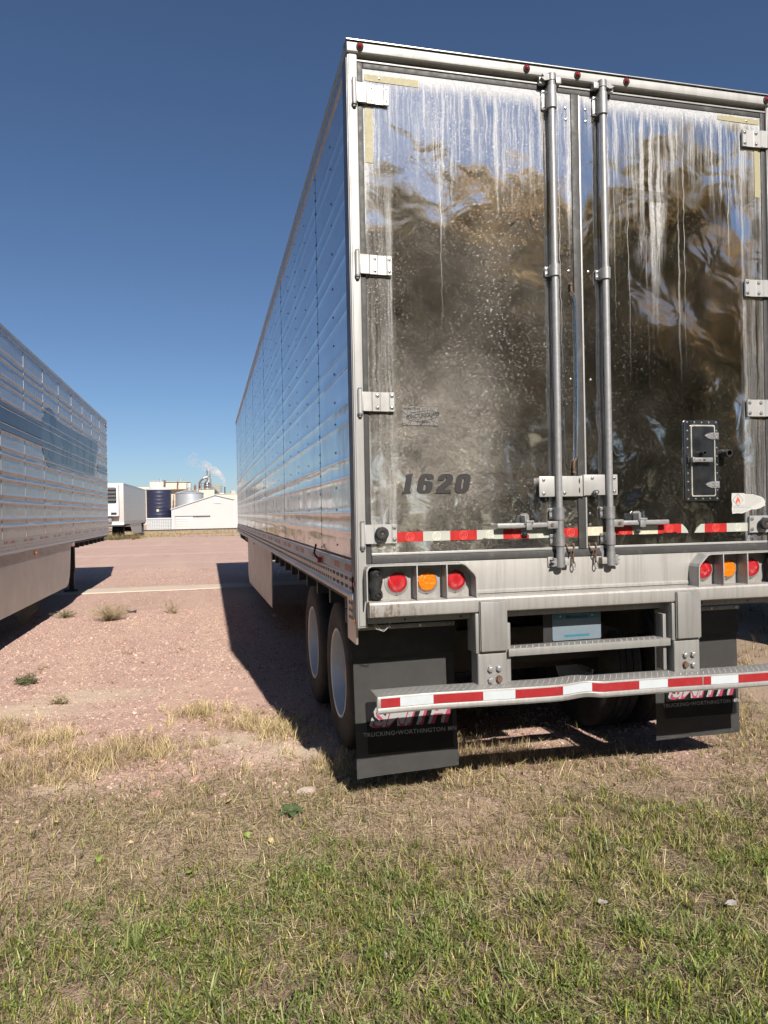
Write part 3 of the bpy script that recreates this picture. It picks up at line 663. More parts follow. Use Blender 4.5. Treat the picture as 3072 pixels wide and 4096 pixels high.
# ---- lock rods
def barrel(bb, x, z0, z1, plate=.046, lobes=True):
    bb.box(x - plate, x + plate, -.014, -.006, z0 + .004, z1 - .004, .004)
    bb.cyl((x, -.043, z0), (x, -.043, z1), .027, n=20); bb.box(x - .027, x + .027, -.043, -.012, z0, z1, .003)
def rod_set(x, s):
    """s=+1 handle to the right, -1 to the left"""
    rod = B().cyl((x, -.043, 1.40), (x, -.043, 3.98), .0185, n=20).obj('lock_rod', 'galvanised', T)
    for z0, z1 in ((3.850, 3.970), (2.922, 2.986), (1.572, 1.642), (1.426, 1.496)):
        bb = B(); barrel(bb, x, z0, z1); o = bb.obj('rod_bracket', 'galvanised_dull' if z0 < 1.6 else 'galvanised', rod)
        for dx in (-.037, .037):
            for zz in ((z0 + .018, z1 - .018) if z1 - z0 > .06 else ((z0 + z1) / 2,)): add('bolt', bolt_m, rod, (x + dx, -.014, zz))
    bb = B(); bb.prism([(x - s * .04, 1.42), (x - s * .052, 1.40), (x - s * .040, 1.375), (x - s * .040, 1.335), (x - s * .030, 1.335), (x - s * .026, 1.42)], -.014, -.006, 'y'); bb.obj('guard_strap', 'galvanised_dull', rod)
    # lower cam end and keeper
    bb = B(); bb.cyl((x, -.043, 1.309), (x, -.043, 1.385), .0245, n=20); bb.cyl((x, -.043, 1.385), (x, -.043, 1.43), .0215, n=20)
    bb.prism([(x + s * .015, 1.318), (x + s * .052, 1.314), (x + s * .036, 1.330), (x + s * .056, 1.340), (x + s * .036, 1.350), (x + s * .050, 1.362), (x + s * .015, 1.360)], -.050, -.034, 'y'); bb.obj('cam', 'galvanised_dull', rod)
    bb = B(); bb.box(min(x - s * .026, x - s * .058), max(x - s * .026, x - s * .058), -.050, -.010, 1.318, 1.355, .004); bb.box(min(x + s * .03, x + s * .062), max(x + s * .03, x + s * .062), -.020, -.0105, 1.312, 1.366, .003); bb.obj('cam_keeper', 'sill_alu', rod)
    # upper cam
    bb = B(); bb.cyl((x, -.043, 3.965), (x, -.043, 4.004), .0215, n=20); bb.cyl((x, -.043, 4.0), (x, -.043, 4.038), .025, n=20); bb.prism([(x + s * .01, 4.002), (x + s * .045, 3.994), (x + s * .068, 4.008), (x + s * .048, 4.014), (x + s * .060, 4.028), (x + s * .012, 4.032)], -.058, -.042, 'y'); bb.obj('cam', 'galvanised_dull', rod)
    bb = B(); bb.box(min(x - s * .026, x - s * .056), max(x - s * .026, x - s * .056), -.052, -.0145, 3.990, 4.024, .003); bb.box(min(x + s * .035, x + s * .07), max(x + s * .035, x + s * .07), -.041, -.0145, 3.984, 4.020, .003); bb.obj('cam_keeper', 'hinge_alu', rod)
    # handle
    xe = x + s * .372; zh = 1.546
    bb = B(); bb.box(min(x, x + s * .078), max(x, x + s * .078), -.058, -.036, zh - .022, zh + .020, .005); bb.cyl((x, -.043, 1.495), (x, -.043, 1.575), .0225, n=18); o = bb.obj('handle_hub', 'galvanised_dull', rod)
    bb = B(); bb.box(min(x + s * .06, xe), max(x + s * .06, xe), -.054, -.040, zh - .013, zh + .013, .006); bb.obj('handle', 'galvanised', rod, loc=(0, 0, 0))
    B().cyl((x + s * .052, -.058, zh), (x + s * .052, -.063, zh), .010, n=12).obj('handle_pin', 'rusty_steel', rod)
    xk = x + s * .192
    bb = B(); bb.prism([(xk - .024, 1.515), (xk - .024, 1.60), (xk - .012, 1.612), (xk + .012, 1.612), (xk + .024, 1.60), (xk + .024, 1.515), (xk + .024, 1.495), (xk + .012, 1.486), (xk - .012, 1.486), (xk - .024, 1.495)], -.012, -.006, 'y')
    bb.box(xk - .023, xk - .017, -.062, -.012, 1.553, 1.60, .002); bb.box(xk - .017, xk + .030, -.068, -.058, 1.560, 1.572, .003); bb.box(xk - .016, xk + .018, -.066, -.058, 1.520, 1.560, .003)
    bb.mat(1).dome((xk, -.012, 1.594), (0, -1, 0), .009, .006, 10).dome((xk, -.012, 1.503), (0, -1, 0), .008, .006, 10); bb.obj('handle_catch', ['galvanised_dull', 'bolt_steel'], rod)
rod_set(1.134, -1); rod_set(1.446, 1)
# lock box plates
bb = B(); bb.box(1.038, 1.296, -.030, -.020, 1.700, 1.815, .006); bb.box(1.29, 1.302, -.030, -.005, 1.700, 1.817, .002); bb.box(1.26, 1.297, -.021, -.005, 1.701, 1.814); LP = bb.obj('lock_plate', 'hinge_alu', DL, loc=(-.015, 0, 0))
bb = B(); bb.box(1.3095, 1.522, -.028, -.018, 1.705, 1.822, .006); bb.box(1.303, 1.3095, -.040, -.005, 1.703, 1.822, .002); bb.box(1.32, 1.36, -.0185, -.004, 1.706, 1.820); bb.obj('lock_plate', 'hinge_alu', DR, loc=(-.015, 0, 0))
for x, z, d in ((1.064, 1.794, DL), (1.166, 1.797, DL), (1.064, 1.718, DL), (1.19, 1.72, DL), (1.362, 1.802, DR), (1.50, 1.80, DR), (1.50, 1.725, DR)):
    B().dome((x, -.030 if d is DL else -.028, z), (0, -1, 0), .0105, .008, 12).obj('plate_bolt', 'bolt_steel', d, loc=(-.015, 0, 0))
for z in (1.787, 1.735): B().prism([(1.281 + .004 * math.cos(2 * math.pi * k / 14), z + .016 * math.sin(2 * math.pi * k / 14)) for k in range(14)], -.0312, -.0302, 'y').obj('lock_slot', 'black_steel', DL, loc=(-.015, 0, 0))
ring = lambda cx, cz, a, b_, y, t, n=20: [(cx + a * math.cos(2 * math.pi * k / n + t), y - .006 * math.sin(2 * math.pi * k / n), cz + b_ * math.sin(2 * math.pi * k / n + t)) for k in range(n + 1)]
bb = B(); bb.tube(ring(1.372, 1.722, .019, .011, -.042, 0), .0024, 6).tube(ring(1.363, 1.712, .011, .015, -.040, .4), .0026, 6).tube([(1.372, -.045, 1.712), (1.366, -.046, 1.69), (1.374, -.046, 1.674), (1.382, -.046, 1.688), (1.374, -.044, 1.702), (1.384, -.044, 1.712)], .002, 6).tube([(1.372, -.05, 1.68), (1.362, -.05, 1.664), (1.371, -.05, 1.655), (1.379, -.05, 1.668)], .002, 6); bb.obj('seal_ring', 'black_steel', DR, loc=(-.012, 0, 0))
# safety chains under the doors
def chain(x, parent, s):
    bb = B(); bb.tube([(x - .021, -.012, 1.435), (x - .021, -.016, 1.412), (x - .012, -.03, 1.398), (x + .012, -.03, 1.398), (x + .021, -.016, 1.412), (x + .021, -.012, 1.435)], .0045, 6); bb.dome((x - .021, -.006, 1.43), (0, -1, 0), .010, .009, 10).dome((x + .021, -.006, 1.43), (0, -1, 0), .010, .009, 10)
    o = bb.obj('chain_staple', 'rusty_steel', parent)
    for k in range(3):
        c = 1.383 - k * .034; flat = k % 2
        pts = [(x + s * .004 * k + (.0095 if not flat else .002) * math.cos(2 * math.pi * j / 12), -.033 + (.0095 if flat else .002) * math.cos(2 * math.pi * j / 12), c + .022 * math.sin(2 * math.pi * j / 12)) for j in range(13)]
        B().tube(pts, .0034, 6).obj('chain_link', 'rusty_steel' if k < 2 else 'galvanised_dull', parent)
chain(1.213, DL, 1); chain(1.351, DR, 1)
# long pull strap in its pressed groove
bb = B(); bb.prism([(1.2, 1.90)] + [(1.196, 2.0), (1.196, 2.76)] + arc(1.239, 2.79, .043, 180, 0, 10) + [(1.262, 2.0)] + [(1.262, 1.90)] + arc(1.231, 1.885, .031, 0, -180, 8), yD - .0022, yD - .0006, 'y'); bb.obj('groove_plate', 'door_steel', DL)
bb = B(); bb.tube([(1.243, -.012, 2.85), (1.266, -.016, 2.80), (1.267, -.016, 2.3), (1.258, -.016, 1.93), (1.250, -.014, 1.90)], .0085, 8); bb.obj('pull_cable', 'chrome_cable', DL)
bb = B(); bb.tube([(1.248, -.010, 2.895), (1.243, -.020, 2.87), (1.244, -.022, 2.845), (1.262, -.018, 2.828)], .007, 8); bb.dome((1.243, -.016, 2.89), (0, -1, 0), .010, .012); bb.obj('cable_eye', 'rusty_steel', DL)
bb = B(); bb.tube([(1.256, -.016, 1.915), (1.242, -.020, 1.895), (1.238, -.022, 1.865), (1.242, -.014, 1.835)], .008, 8); bb.dome((1.240, -.016, 1.835), (0, -1, 0), .011, .012); bb.obj('cable_eye', 'rusty_steel', DL)
# vent hatch
bb = B(); bb.prism(rrect(1.968, 2.193, 1.662, 2.138, .018), -.013, -.0046, 'y'); HF = bb.obj('vent_frame', 'hatch_steel', DR, loc=(-.010, 0, 0))
bb = B(); bb.prism(rrect(2.003, 2.166, 1.689, 2.109, .010), -.020, -.0132, 'y'); bb.obj('vent_lid_edge', 'hatch_edge', DR, loc=(-.010, 0, 0))
bb = B(); bb.prism(rrect(2.010, 2.158, 1.698, 2.101, .008), -.0225, -.0202, 'y'); bb.obj('vent_lid', 'hatch_steel', DR, loc=(-.010, 0, 0))
vb = B().dome((0, 0, 0), (0, -1, 0), .0062, .005, 8).mesh('vent_bolt', 'bolt_steel')
for k in range(5): add('vent_bolt', vb, DR, (1.974 + k * .0485, -.013, 2.124)); add('vent_bolt', vb, DR, (1.974 + k * .0485, -.013, 1.676))
for k in range(1, 9):
    if k not in (4, 5): add('vent_bolt', vb, DR, (1.974, -.013, 1.676 + k * .0498))
    if k not in (2, 7): add('vent_bolt', vb, DR, (2.170, -.013, 1.676 + k * .0498))
for z in (2.044, 1.757):
    bb = B(); bb.prism([(2.153, z - .020), (2.153, z + .020), (2.135, z + .019), (2.110, z + .012), (2.098, z + .004), (2.096, z), (2.098, z - .004), (2.110, z - .012), (2.135, z - .019)], -.027, -.0226, 'y'); bb.box(2.159, 2.189, -.024, -.0132, z - .020, z + .020, .002); bb.cyl((2.1565, -.025, z - .02), (2.1565, -.025, z + .02), .005, n=10)
    bb.mat(1)
    for a, c, y in ((2.109, 0, -.027), (2.141, .010, -.027), (2.141, -.010, -.027), (2.173, .010, -.024), (2.173, -.010, -.024)): bb.dome((a, y, z + c), (0, -1, 0), .0046, .004, 8)
    bb.obj('vent_hinge', ['galvanised_dull', 'bolt_steel'], DR, loc=(-.010, 0, 0))
bb = B(); bb.box(2.003, 2.134, -.052, -.040, 1.889, 1.915, .003); bb.box(1.996, 2.012, -.056, -.022, 1.887, 1.918, .003); bb.mat(1).dome((2.045, -.052, 1.902), (0, -1, 0), .004, .003).box(2.068, 2.080, -.056, -.052, 1.898, 1.906, .002); bb.obj('vent_latch', ['galvanised_dull', 'black_steel'], DR, loc=(-.018, 0, 0))
bb = B(); bb.prism(rrect(1.976, 1.993, 1.862, 1.940, .006), -.017, -.0132, 'y'); bb.dome((1.984, -.017, 1.932), (0, -1, 0), .005, .004); bb.box(1.978, 1.992, -.026, -.017, 1.885, 1.92, .002); bb.obj('latch_keeper', 'black_steel', DR, loc=(-.010, 0, 0))
def tube_stub(x, z, r, ln):
    bb = B(); bb.lathe([(-.004, r * 1.25), (-.02, r * 1.05), (-ln * .6, r), (-ln, r), (-ln, r * .72), (-ln * .5, r * .70), (-.006, r * .7), (-.006, .0)], (x, 0, z), 'y', 18); return bb.obj('drain_tube', 'rubber', DR)
tube_stub(2.056, 1.942, .0125, .060); tube_stub(2.214, 1.940, .0215, .070)
# hazard sticker, torn
hp = [(2.275, 1.706), (2.359, 1.705), (2.370, 1.699), (2.423, 1.697), (2.452, 1.690), (2.483, 1.681), (2.500, 1.668), (2.509, 1.652), (2.505, 1.638), (2.508, 1.628), (2.490, 1.622), (2.472, 1.613), (2.44, 1.606), (2.41, 1.607), (2.386, 1.597), (2.362, 1.590), (2.346, 1.584), (2.31, 1.586), (2.277, 1.583), (2.273, 1.61), (2.277, 1.64), (2.272, 1.67)]
B().prism(hp, yD - .0012, yD - .0004, 'y').obj('hazard_sticker', 'paper_white', DR, smooth=False)['label'] = 'torn white sticker with red flame in a diamond'
B().ribbon([(2.280, 1.665), (2.316, 1.701), (2.352, 1.665), (2.316, 1.629)], .0028, yD - .0018, True).obj('hazard_diamond', 'decal_black', DR)
B().ribbon([(2.278, 1.625), (2.357, 1.625), (2.357, 1.703)], .001, yD - .0016).obj('hazard_frame', 'print_grey', DR)
add('flame_mark', curve_mesh('flame_mark', [[(2.304, 1.645), (2.300, 1.656), (2.304, 1.668), (2.308, 1.662), (2.309, 1.675), (2.317, 1.690), (2.317, 1.676), (2.323, 1.682), (2.324, 1.668), (2.330, 1.670), (2.330, 1.655), (2.325, 1.645), (2.321, 1.643), (2.322, 1.652), (2.317, 1.660), (2.311, 1.650), (2.312, 1.643)]], 'print_red', .0003), DR, (0, yD - .002, 0))
bb = B(); rs = random.Random(3)
for k in range(12):
    z = 1.690 - k * .0064; x1 = min(2.495, 2.44 + .05 * math.sin(k * .35)); x = 2.366 if k < 9 else 2.284
    while x < x1 - .01: l = rs.uniform(.006, .02); bb.box(x, min(x1, x + l), yD - .0016, yD - .0013, z, z + .0022); x += l + .003
for k in range(4):
    z = 1.618 - k * .008; x = 2.284
    while x < 2.40 - k * .015: l = rs.uniform(.006, .02); bb.box(x, x + l, yD - .0016, yD - .0013, z, z + .0022); x += l + .003
bb.obj('print_lines', 'print_pale', DR, smooth=False)['kind'] = 'stuff'
# marker lamps on the header
for x in (.054, .989, 1.295, 1.601, 2.536):
    o = B().lathe([(-.036, .0), (-.039, .020), (-.044, .020), (-.046, .014)], (x, 0, 4.056), 'y', 16).obj('header_lamp', 'rubber', T)
    B().lathe([(-.044, .0145), (-.050, .013), (-.055, .008), (-.057, .0)], (0, 0, 0), 'y', 16).obj('lens', 'lens_marker', o, loc=(x, 0, 4.056))
# ---- sill, lamp boxes, bumper beam
bb = B(); bb.box(.0405, W - .0405, -.010, .06, 1.10, 1.3605, .002); bb.prism([(-.010, 1.176), (-.018, 1.182), (-.018, 1.194), (-.010, 1.202)], .63, 1.96, 'x'); bb.obj('rear_sill', 'sill_alu', T)
def beam_secs(xs): return [[(x, y, z) for y, z in ((-.011, 1.172), (-.085, 1.172), (-.098, 1.168), (-.104, 1.158), (-.104, 1.104), (-.100, 1.094), (-.090, 1.088), (-.020, 1.086), (-.011, 1.09))] for x in xs]
B().loft(beam_secs([.036, .3, .7, 1.3, 1.9, 2.3, W - .036])).obj('bumper_beam', 'sill_alu', T, ang=30)
bb = B(); bb.box(.04, W - .04, -.03, .0, 1.050, 1.0855, .002); bb.obj('beam_flange', 'bumper_alu', T)
for x in (.24, .55, 2.04, 2.35): B().cyl((x, -.031, 1.066), (x, -.0305, 1.066), .006, n=10).obj('flange_hole', 'black_steel', T)
def lamp_box(side):
    X = (lambda a: a) if side == 0 else (lambda a: W - a)
    outl = [(.022, 1.1735), (.022, 1.335)] + [(.030, 1.352), (.046, 1.360)] + [(.545, 1.357), (.562, 1.352), (.612, 1.302), (.620, 1.285), (.622, 1.1735)]
    th = .006; bb = B()
    cx, cz = .32, 1.265
    def inn(p): return (p[0] + (th if p[0] < cx else -th), p[1] - (th if p[1] > 1.2 else 0))
    q = [inn(p) for p in outl]; n = len(outl)
    for a, b_, c, d in zip(outl, outl[1:], q, q[1:]):
        for y0, y1 in (((-.102), -.0102),):
            for pts in ([(a, y0), (b_, y0), (b_, y1), (a, y1)], [(c, y0), (c, y1), (d, y1), (d, y0)], [(a, y0), (c, y0), (d, y0), (b_, y0)]):
                bb.face([(X(p[0]), y, p[1]) for p, y in pts])
    return bb.obj('lamp_box', 'frame_alu', T, ang=30)
for sd in (0, 1):
    LB = lamp_box(sd); X = (lambda a: a) if sd == 0 else (lambda a: W - a)
    for a in (.292, .455): x = X(a); B().box(x - .003, x + .003, -.1015, -.0105, 1.174, 1.352, .001).obj('divider', 'frame_alu', LB)
    for i, a in enumerate((.2035, .3675, .5295)):
        x = X(a); B().lathe([(-.0105, .067), (-.014, .067), (-.018, .062), (-.019, .058), (-.024, .056), (-.026, .053), (-.014, .0525)], (x, 0, 1.261), 'y', 40).obj('lamp_ring', 'hinge_alu', LB)
        nm = 'lens'; prof = [(-.016, .0525), (-.024, .0515), (-.030, .044), (-.033, .030), (-.034, .015), (-.034, .0)] if i != 1 else [(-.016, .0525), (-.026, .0515), (-.030, .048), (-.031, .02), (-.031, .0)]
        B().lathe(prof, (0, 0, 0), 'y', 40).obj(nm, 'lens_amber' if i == 1 else 'lens_red', LB, loc=(x, 0, 1.261))
        for t in (30, 150, 270): B().dome((x + .0595 * math.cos(R(t)), -.0225, 1.261 + .0595 * math.sin(R(t))), (0, -1, 0), .005, .003, 8).obj('ring_screw', 'bolt_steel', LB)
    # burnt rubber block in the outer corner
    bb = B(); secs = []; rs = random.Random(sd + 4)
    for k in range(13):
        z = 1.176 + k * .0135; e = .75 if k in (0, 12) else 1
        c = .082 + .004 * math.sin(k); secs.append([(X(c + (.034 * e + rs.uniform(-.003, .003)) * math.cos(2 * math.pi * j / 14)), -.040 - (.040 * e + rs.uniform(-.006, .004)) * math.sin(2 * math.pi * j / 14) * (1 if math.sin(2 * math.pi * j / 14) > 0 else .7), z) for j in range(14)])
    bb.loft(secs); 
    for z in (1.205, 1.312): bb.mat(1).lathe([(-.0, .016), (-.006, .012), (.012, .009), (.013, .0)], (X(.088), -.0785, z), 'y', 12); bb.mat(0)
    bb.obj('dock_bumper', ['burnt_rubber', 'black_steel'], T, ang=60)
B().tube([(.075, -.01, 1.05), (.09, -.012, 1.02), (.13, -.012, 1.005), (.155, -.012, 1.03), (.165, -.01, 1.05)], .0018, 5).tube([(.085, -.01, 1.05), (.11, -.012, 1.015), (.14, -.012, 1.012), (.17, -.01, 1.052)], .0016, 5).obj('loose_wires', 'side_tape_grey', T)
# ---- underride guard
UX = ((.626, .782), (W - .782, W - .626))
hb = B(); hb.cyl((0, 0, 0), (0, -.002, 0), .020, n=16).cyl((0, -.002, 0), (0, -.016, 0), .0165, n=6).dome((0, -.016, 0), (0, -1, 0), .013, .003, 6); hbm = hb.mesh('bolt', 'galvanised', ang=25); hb = B(); hb.cyl((0, 0, 0), (0, -.002, 0), .020, n=16).cyl((0, -.002, 0), (0, -.016, 0), .0165, n=6); hbr = hb.mesh('bolt', 'rusty_steel', ang=25)
for i, (a, b_) in enumerate(UX):
    bb = B(); bb.box(a - .018, b_ + .006, -.100, .03, .872, 1.0855, .006); bb.box(a + .004, b_ - .002, -.1245, -.1055, .885, 1.147, .005); U = bb.obj('guard_upright', 'bumper_alu', T)
    bb = B(); bb.box(a - .010, b_, -.1045, .0, .672, .871, .010, 3); bb.obj('lower_box', 'bumper_alu', U)
    wl = B(); rs = random.Random(i)
    for k in range(26): wl.dome((a + .006 + k * .0056, -.112, 1.149 + rs.uniform(-.001, .001)), (0, -.4, 1), .0055, .004, 6)
    for k in range(44): wl.dome((a + .0035, -.110, .89 + k * .0058), (-1, -.5, 0), .005, .0035, 6)
    wl.obj('weld_bead', 'bumper_alu', U)['kind'] = 'stuff'
    for j, (dx, z) in enumerate(((.058, .790), (.107, .791), (.058, .732), (.107, .732))): add('bolt', hbr if (i + j) % 3 == 0 and j > 0 else hbm, U, (a + dx, -.1045, z), (0, random.uniform(0, 1), 0))
    x = b_ + .02 if i == 0 else a - .05; B().box(x - .01 if i == 0 else x, x + .02, -.06, .01, .70, 1.02, .002).obj('gusset', 'bumper_alu', U)
    x = a - .05 if i == 0 else b_ + .02
# the bar, bowed and dented near its middle
def bar_off(x):
    sag = -.012 * (x - .3) if x > .3 else 0.0
    d = math.exp(-((x - 1.20) / .10) ** 2); d2 = math.exp(-((x - 1.28) / .05) ** 2)
    return sag + .008 * d - .003 * d2 + .002 * math.sin(x * 5), .012 * d - .005 * d2
secs = []
for k in range(71):
    x = .048 + (W - .096) * k / 70; dz, dy = bar_off(x)
    secs.append([(x, y + dy * f, z + dz) for y, z, f in ((-.050, .712, 0), (-.188, .712, 1), (-.197, .709, 1), (-.201, .702, 1), (-.201, .652, 1), (-.204, .647, 1), (-.205, .632, 1.2), (-.200, .623, 1.2), (-.190, .621, 1.1), (-.180, .625, 1), (-.180, .640, 1), (-.186, .650, 1), (-.186, .700, 1), (-.050, .700, 0))])
BAR = B().loft(secs).obj('impact_bar', 'bumper_alu', T, ang=30)
B().prism([(-.205, .622), (-.205, .712), (-.05, .716), (-.05, .70), (-.19, .69), (-.19, .622)], .042, .048, 'x').obj('bar_end', 'bumper_alu', BAR)
bt = [(.062, .162, 'r'), (.162, .336, 'w'), (.336, .605, 'r'), (.605, .783, 'w'), (.783, 1.056, 'r'), (1.056, 1.230, 'w'), (1.230, 1.509, 'r'), (1.509, 1.685, 'w'), (1.685, 1.905, 'r'), (1.912, 1.96, 'r'), (1.96, 2.137, 'w'), (2.137, 2.41, 'r'), (2.41, 2.53, 'w')]
for a, b_, c in bt:
    bb = B(); n = 8; s2 = []
    for k in range(n + 1):
        x = a + (b_ - a) * k / n; dz, dy = bar_off(x); s2.append([(x, y + dy, z + dz) for y, z in ((-.2014, .700), (-.2024, .700), (-.2024, .655), (-.2014, .655))])
    bb.loft(s2); bb.obj('reflective_tape', 'bar_tape_red' if c == 'r' else 'bar_tape_white', BAR)
bb = B(); rs = random.Random(2)
for k in range(66):
    for j, y in enumerate((-.085, -.115, -.145, -.17)):
        x = .09 + k * .0365 + (.018 if j % 2 else 0)
        if (UX[0][0] - .03 < x < UX[0][1] + .02 or UX[1][0] - .03 < x < UX[1][1] + .02) and y > -.12: continue
        dz, dy = bar_off(x); bb.cyl((x, y, .7105 + dz), (x, y, .7142 + dz), .0050, .0034, n=6)
bb.obj('tread_studs', 'bumper_alu', BAR)['kind'] = 'stuff'
# step between the uprights
STP = B().box(.80, W - .80, -.085, .02, .842, .884, .004).obj('step_bar', 'bumper_alu', T)
bb = B()
for k in range(26):
    for j, y in enumerate((-.065, -.03)): bb.cyl((.84 + k * .036 + .018 * j, y, .8835), (.84 + k * .036 + .018 * j, y, .8875), .0055, .004, n=6)
bb.obj('tread_studs', 'bumper_alu', STP)['kind'] = 'stuff'
# licence plate on its bracket
bb = B(); bb.box(1.08, 1.44, .075, .085, .86, 1.04); PL = bb.obj('plate_bracket', 'black_steel', T)
B().prism(rrect(1.135, 1.440, .880, 1.032, .010), .0705, .0735, 'y').obj('licence_plate', 'plate_white', PL)
B().box(1.140, 1.435, .0688, .0702, 1.000, 1.028).obj('plate_band', 'plate_blue', PL); B().box(1.21, 1.365, .0688, .0702, .90, .912).obj('plate_band', 'plate_blue', PL)
add('lettering', text_mesh('lettering', 'Minnesota', .030, 'plate_ink', 0, .0006, 1.1), PL, (1.288, .068, 1.013))
for x in (1.185, 1.385): B().dome((x, .0685, 1.018), (0, -1, 0), .006, .004).obj('plate_screw', 'bolt_steel', PL)
# ---- mud flaps
def mudflap(x0, x1, y, z0, lean, hem, logo_z):
    FL_ = empty  # keep flat list of parts under the trailer
    n = 10; secs = []; rs = random.Random(int(x0 * 100))
    def yy(x, z): return y + lean * (.98 - z) + .012 * math.sin((x - x0) * 7 + 1) * (.98 - z)
    bb = B(); g = []
    for j in range(n + 1):
        z = .975 + (z0 - .975) * j / n
        g.append([bb.b.verts.new((x0 + (x1 - x0) * i / 8 + .02 * (j / n) * (.5 if i else .3), yy(x0 + (x1 - x0) * i / 8, z), z + .012 * (j / n) * (i / 8) * hem)) for i in range(9)])
    for a, b_ in zip(g, g[1:]):
        for i in range(8): bb.b.faces.new((a[i], a[i + 1], b_[i + 1], b_[i]))
    r = bmesh.ops.solidify(bb.b, geom=bb.b.faces[:], thickness=.008)
    f = bb.obj('mud_flap', 'flap_grey', T, ang=60)
    bb = B()   # upper black apron
    bb.loft([[(x, yy(x, z) - .009 + d, z) for d in (0, .003)] for x, z in ()] or [[(x0 - .008, yy(x0, .975) - .010, .990), (x1 + .004, yy(x1, .975) - .010, .990), (x1 + .004, yy(x1, .8) - .010, .800 + .016), (x0 - .008, yy(x0, .8) - .010, .800)], [(x0 - .008, yy(x0, .975) - .013, .990), (x1 + .004, yy(x1, .975) - .013, .990), (x1 + .004, yy(x1, .8) - .013, .800 + .016), (x0 - .008, yy(x0, .8) - .013, .800)]]); bb.obj('flap_apron', 'flap_black', f)
    B().box(x0 - .012, x1 + .01, y - .028, y - .014, .966, .992, .003).obj('flap_strip', 'galvanised_dull', f)
    for k in range(4): B().cyl((x0 + .03 + k * (x1 - x0 - .05) / 3, y - .028, .979), (x0 + .03 + k * (x1 - x0 - .05) / 3, y - .034, .979), .008, n=6).obj('bolt', 'bolt_steel', f)
    B().box(x0 - .02, x1 + .03, y - .02, y + .10, 1.0, 1.08).obj('flap_hanger', 'black_steel', f)
    def q(x, z, d): return (x, yy(x, z) - d, z)
    a, b_, zt, zb = x0 + .055, x1 - .035, logo_z + .14, z0 + .135
    bb = B(); rows = []
    for j in range(7):
        z = zt + (zb - zt) * j / 6; rows.append([bb.b.verts.new(q(a + .01 + (b_ - a) * i / 6 + .006 * j / 6, z, .0125)) for i in range(7)])
    for r0, r1 in zip(rows, rows[1:]):
        for i in range(6): bb.b.faces.new((r0[i], r0[i + 1], r1[i + 1], r1[i]))
    bmesh.ops.solidify(bb.b, geom=bb.b.faces[:], thickness=.002); bb.obj('flap_panel', 'flap_black', f, ang=60)
    def put(me, x, z, d):
        me.transform(Matrix.Translation((x, 0, z)))
        for v in me.vertices: v.co.y = v.co.y + yy(v.co.x, v.co.z) - d
        add('lettering', me, f)
    cx = (a + b_) / 2 + .012
    put(text_mesh('lettering', 'SMITH', .155, 'flap_print', .35, .010, 1.05, .0002), cx - .006, logo_z + .052, .0165)
    put(text_mesh('lettering', 'SMITH', .155, 'flap_red', .35, .004, 1.05, .0002), cx, logo_z + .045, .0180)
    put(text_mesh('lettering', 'SMITH', .142, 'flap_print', .35, .001, 1.05, .0002), cx - .004, logo_z + .052, .0195)
    put(text_mesh('lettering', 'TRUCKING•WORTHINGTON MN', .034, 'flap_print', 0, .0004, 1.0, .0002, space=1.1), cx, logo_z - .042, .0168)
    return f
f1 = mudflap(.022, .615, .32, .135, -.06, 2.4, .42); f1['label'] = 'grey mud flap beside the near wheels'
f2 = mudflap(1.955, 2.548, .32, .160, .0, .6, .42); f2['label'] = 'mud flap with SMITH TRUCKING lettering'
# side bits near the rear corner
B().box(-.006, .006, .062, .30, .93, 1.1655, .002).obj('side_gusset', 'rail_alu', T)
for z in (1.14, 1.10, 1.06): 
    for y in (.10, .16, .22): B().dome((-.006, y, z), (-1, 0, 0), .011, .006).obj('bolt', 'post_dark', T)
o = B().lathe([(-.013, .0), (-.016, .018), (-.021, .012), (-.022, 0)], (0, .03, 1.255), 'x', 14).obj('side_lamp', 'lens_marker', T)
B().lathe([(-.013, .0), (-.016, .015), (-.021, .010), (-.022, 0)], (0, .03, 1.062), 'x', 14).obj('side_lamp', 'amber_small', T)
B().box(-.0145, -.0135, .008, .048, 1.085, 1.14).obj('abs_label', 'paper_white', T)
m_ = text_mesh('lettering', 'ABS', .022, 'decal_black', 0, .0004, .9); m_.transform(Matrix.Rotation(R(-90), 4, 'Z')); add('lettering', m_, T, (-.0152, .028, 1.112))
bb = B(); bb.tube([(-.02, 1.235, 1.31), (-.045, 1.245, 1.34), (-.05, 1.29, 1.355), (-.04, 1.33, 1.375), (-.03, 1.35, 1.40), (-.03, 1.335, 1.415)], .007, 7); bb.obj('rail_hook', 'cable_black', T)
B().cyl((-.012, 1.235, 1.312), (-.034, 1.235, 1.312), .020, n=12).obj('hook_reflector', 'red_paint', T)
B().box(-.0022, -.0012, .16, .20, 1.40, 1.49).obj('spec_label', 'side_tape_grey', T)

# ---- trailer alongside, on the left
T2 = empty('semi_trailer', (-3.27 - W, .06, .0), 'silver ribbed semi-trailer at the left edge with faded Smith lettering and white skirt', 'trailer', 'parked semi-trailers')
trailer_body(T2, 16.15, 'side_steel_lit', 'side_steel_lit', rear=False)
skirt(T2, W + .002, [(3.6, 1.164), (3.6, .40)] + [(9.7, .385)] + arc(10.30, .80, .415, -90, -15, 8) + [(10.83, 1.164)], 1)
for y in (6.4, 7.0, 7.6, 8.4, 9.0, 9.6): rivet_field('skirt_rivets', [(W + .009, y, 1.10), (W + .009, y + .02, 1.08)], (1, 0, 0), .008, .004, 'galvanised_dull', T2)
B().lathe([(.008, .0), (.010, .030), (.024, .028), (.034, .014), (.036, 0)], (W, 7.93, 1.12), 'x', 16).obj('marker_lamp', 'amber_small', T2)
bb = B(); bb.box(W - .05, W - .005, 10.9, 11.3, 1.08, 1.155, .01); bb.obj('fuel_cap_lamp', 'amber_small', T2)
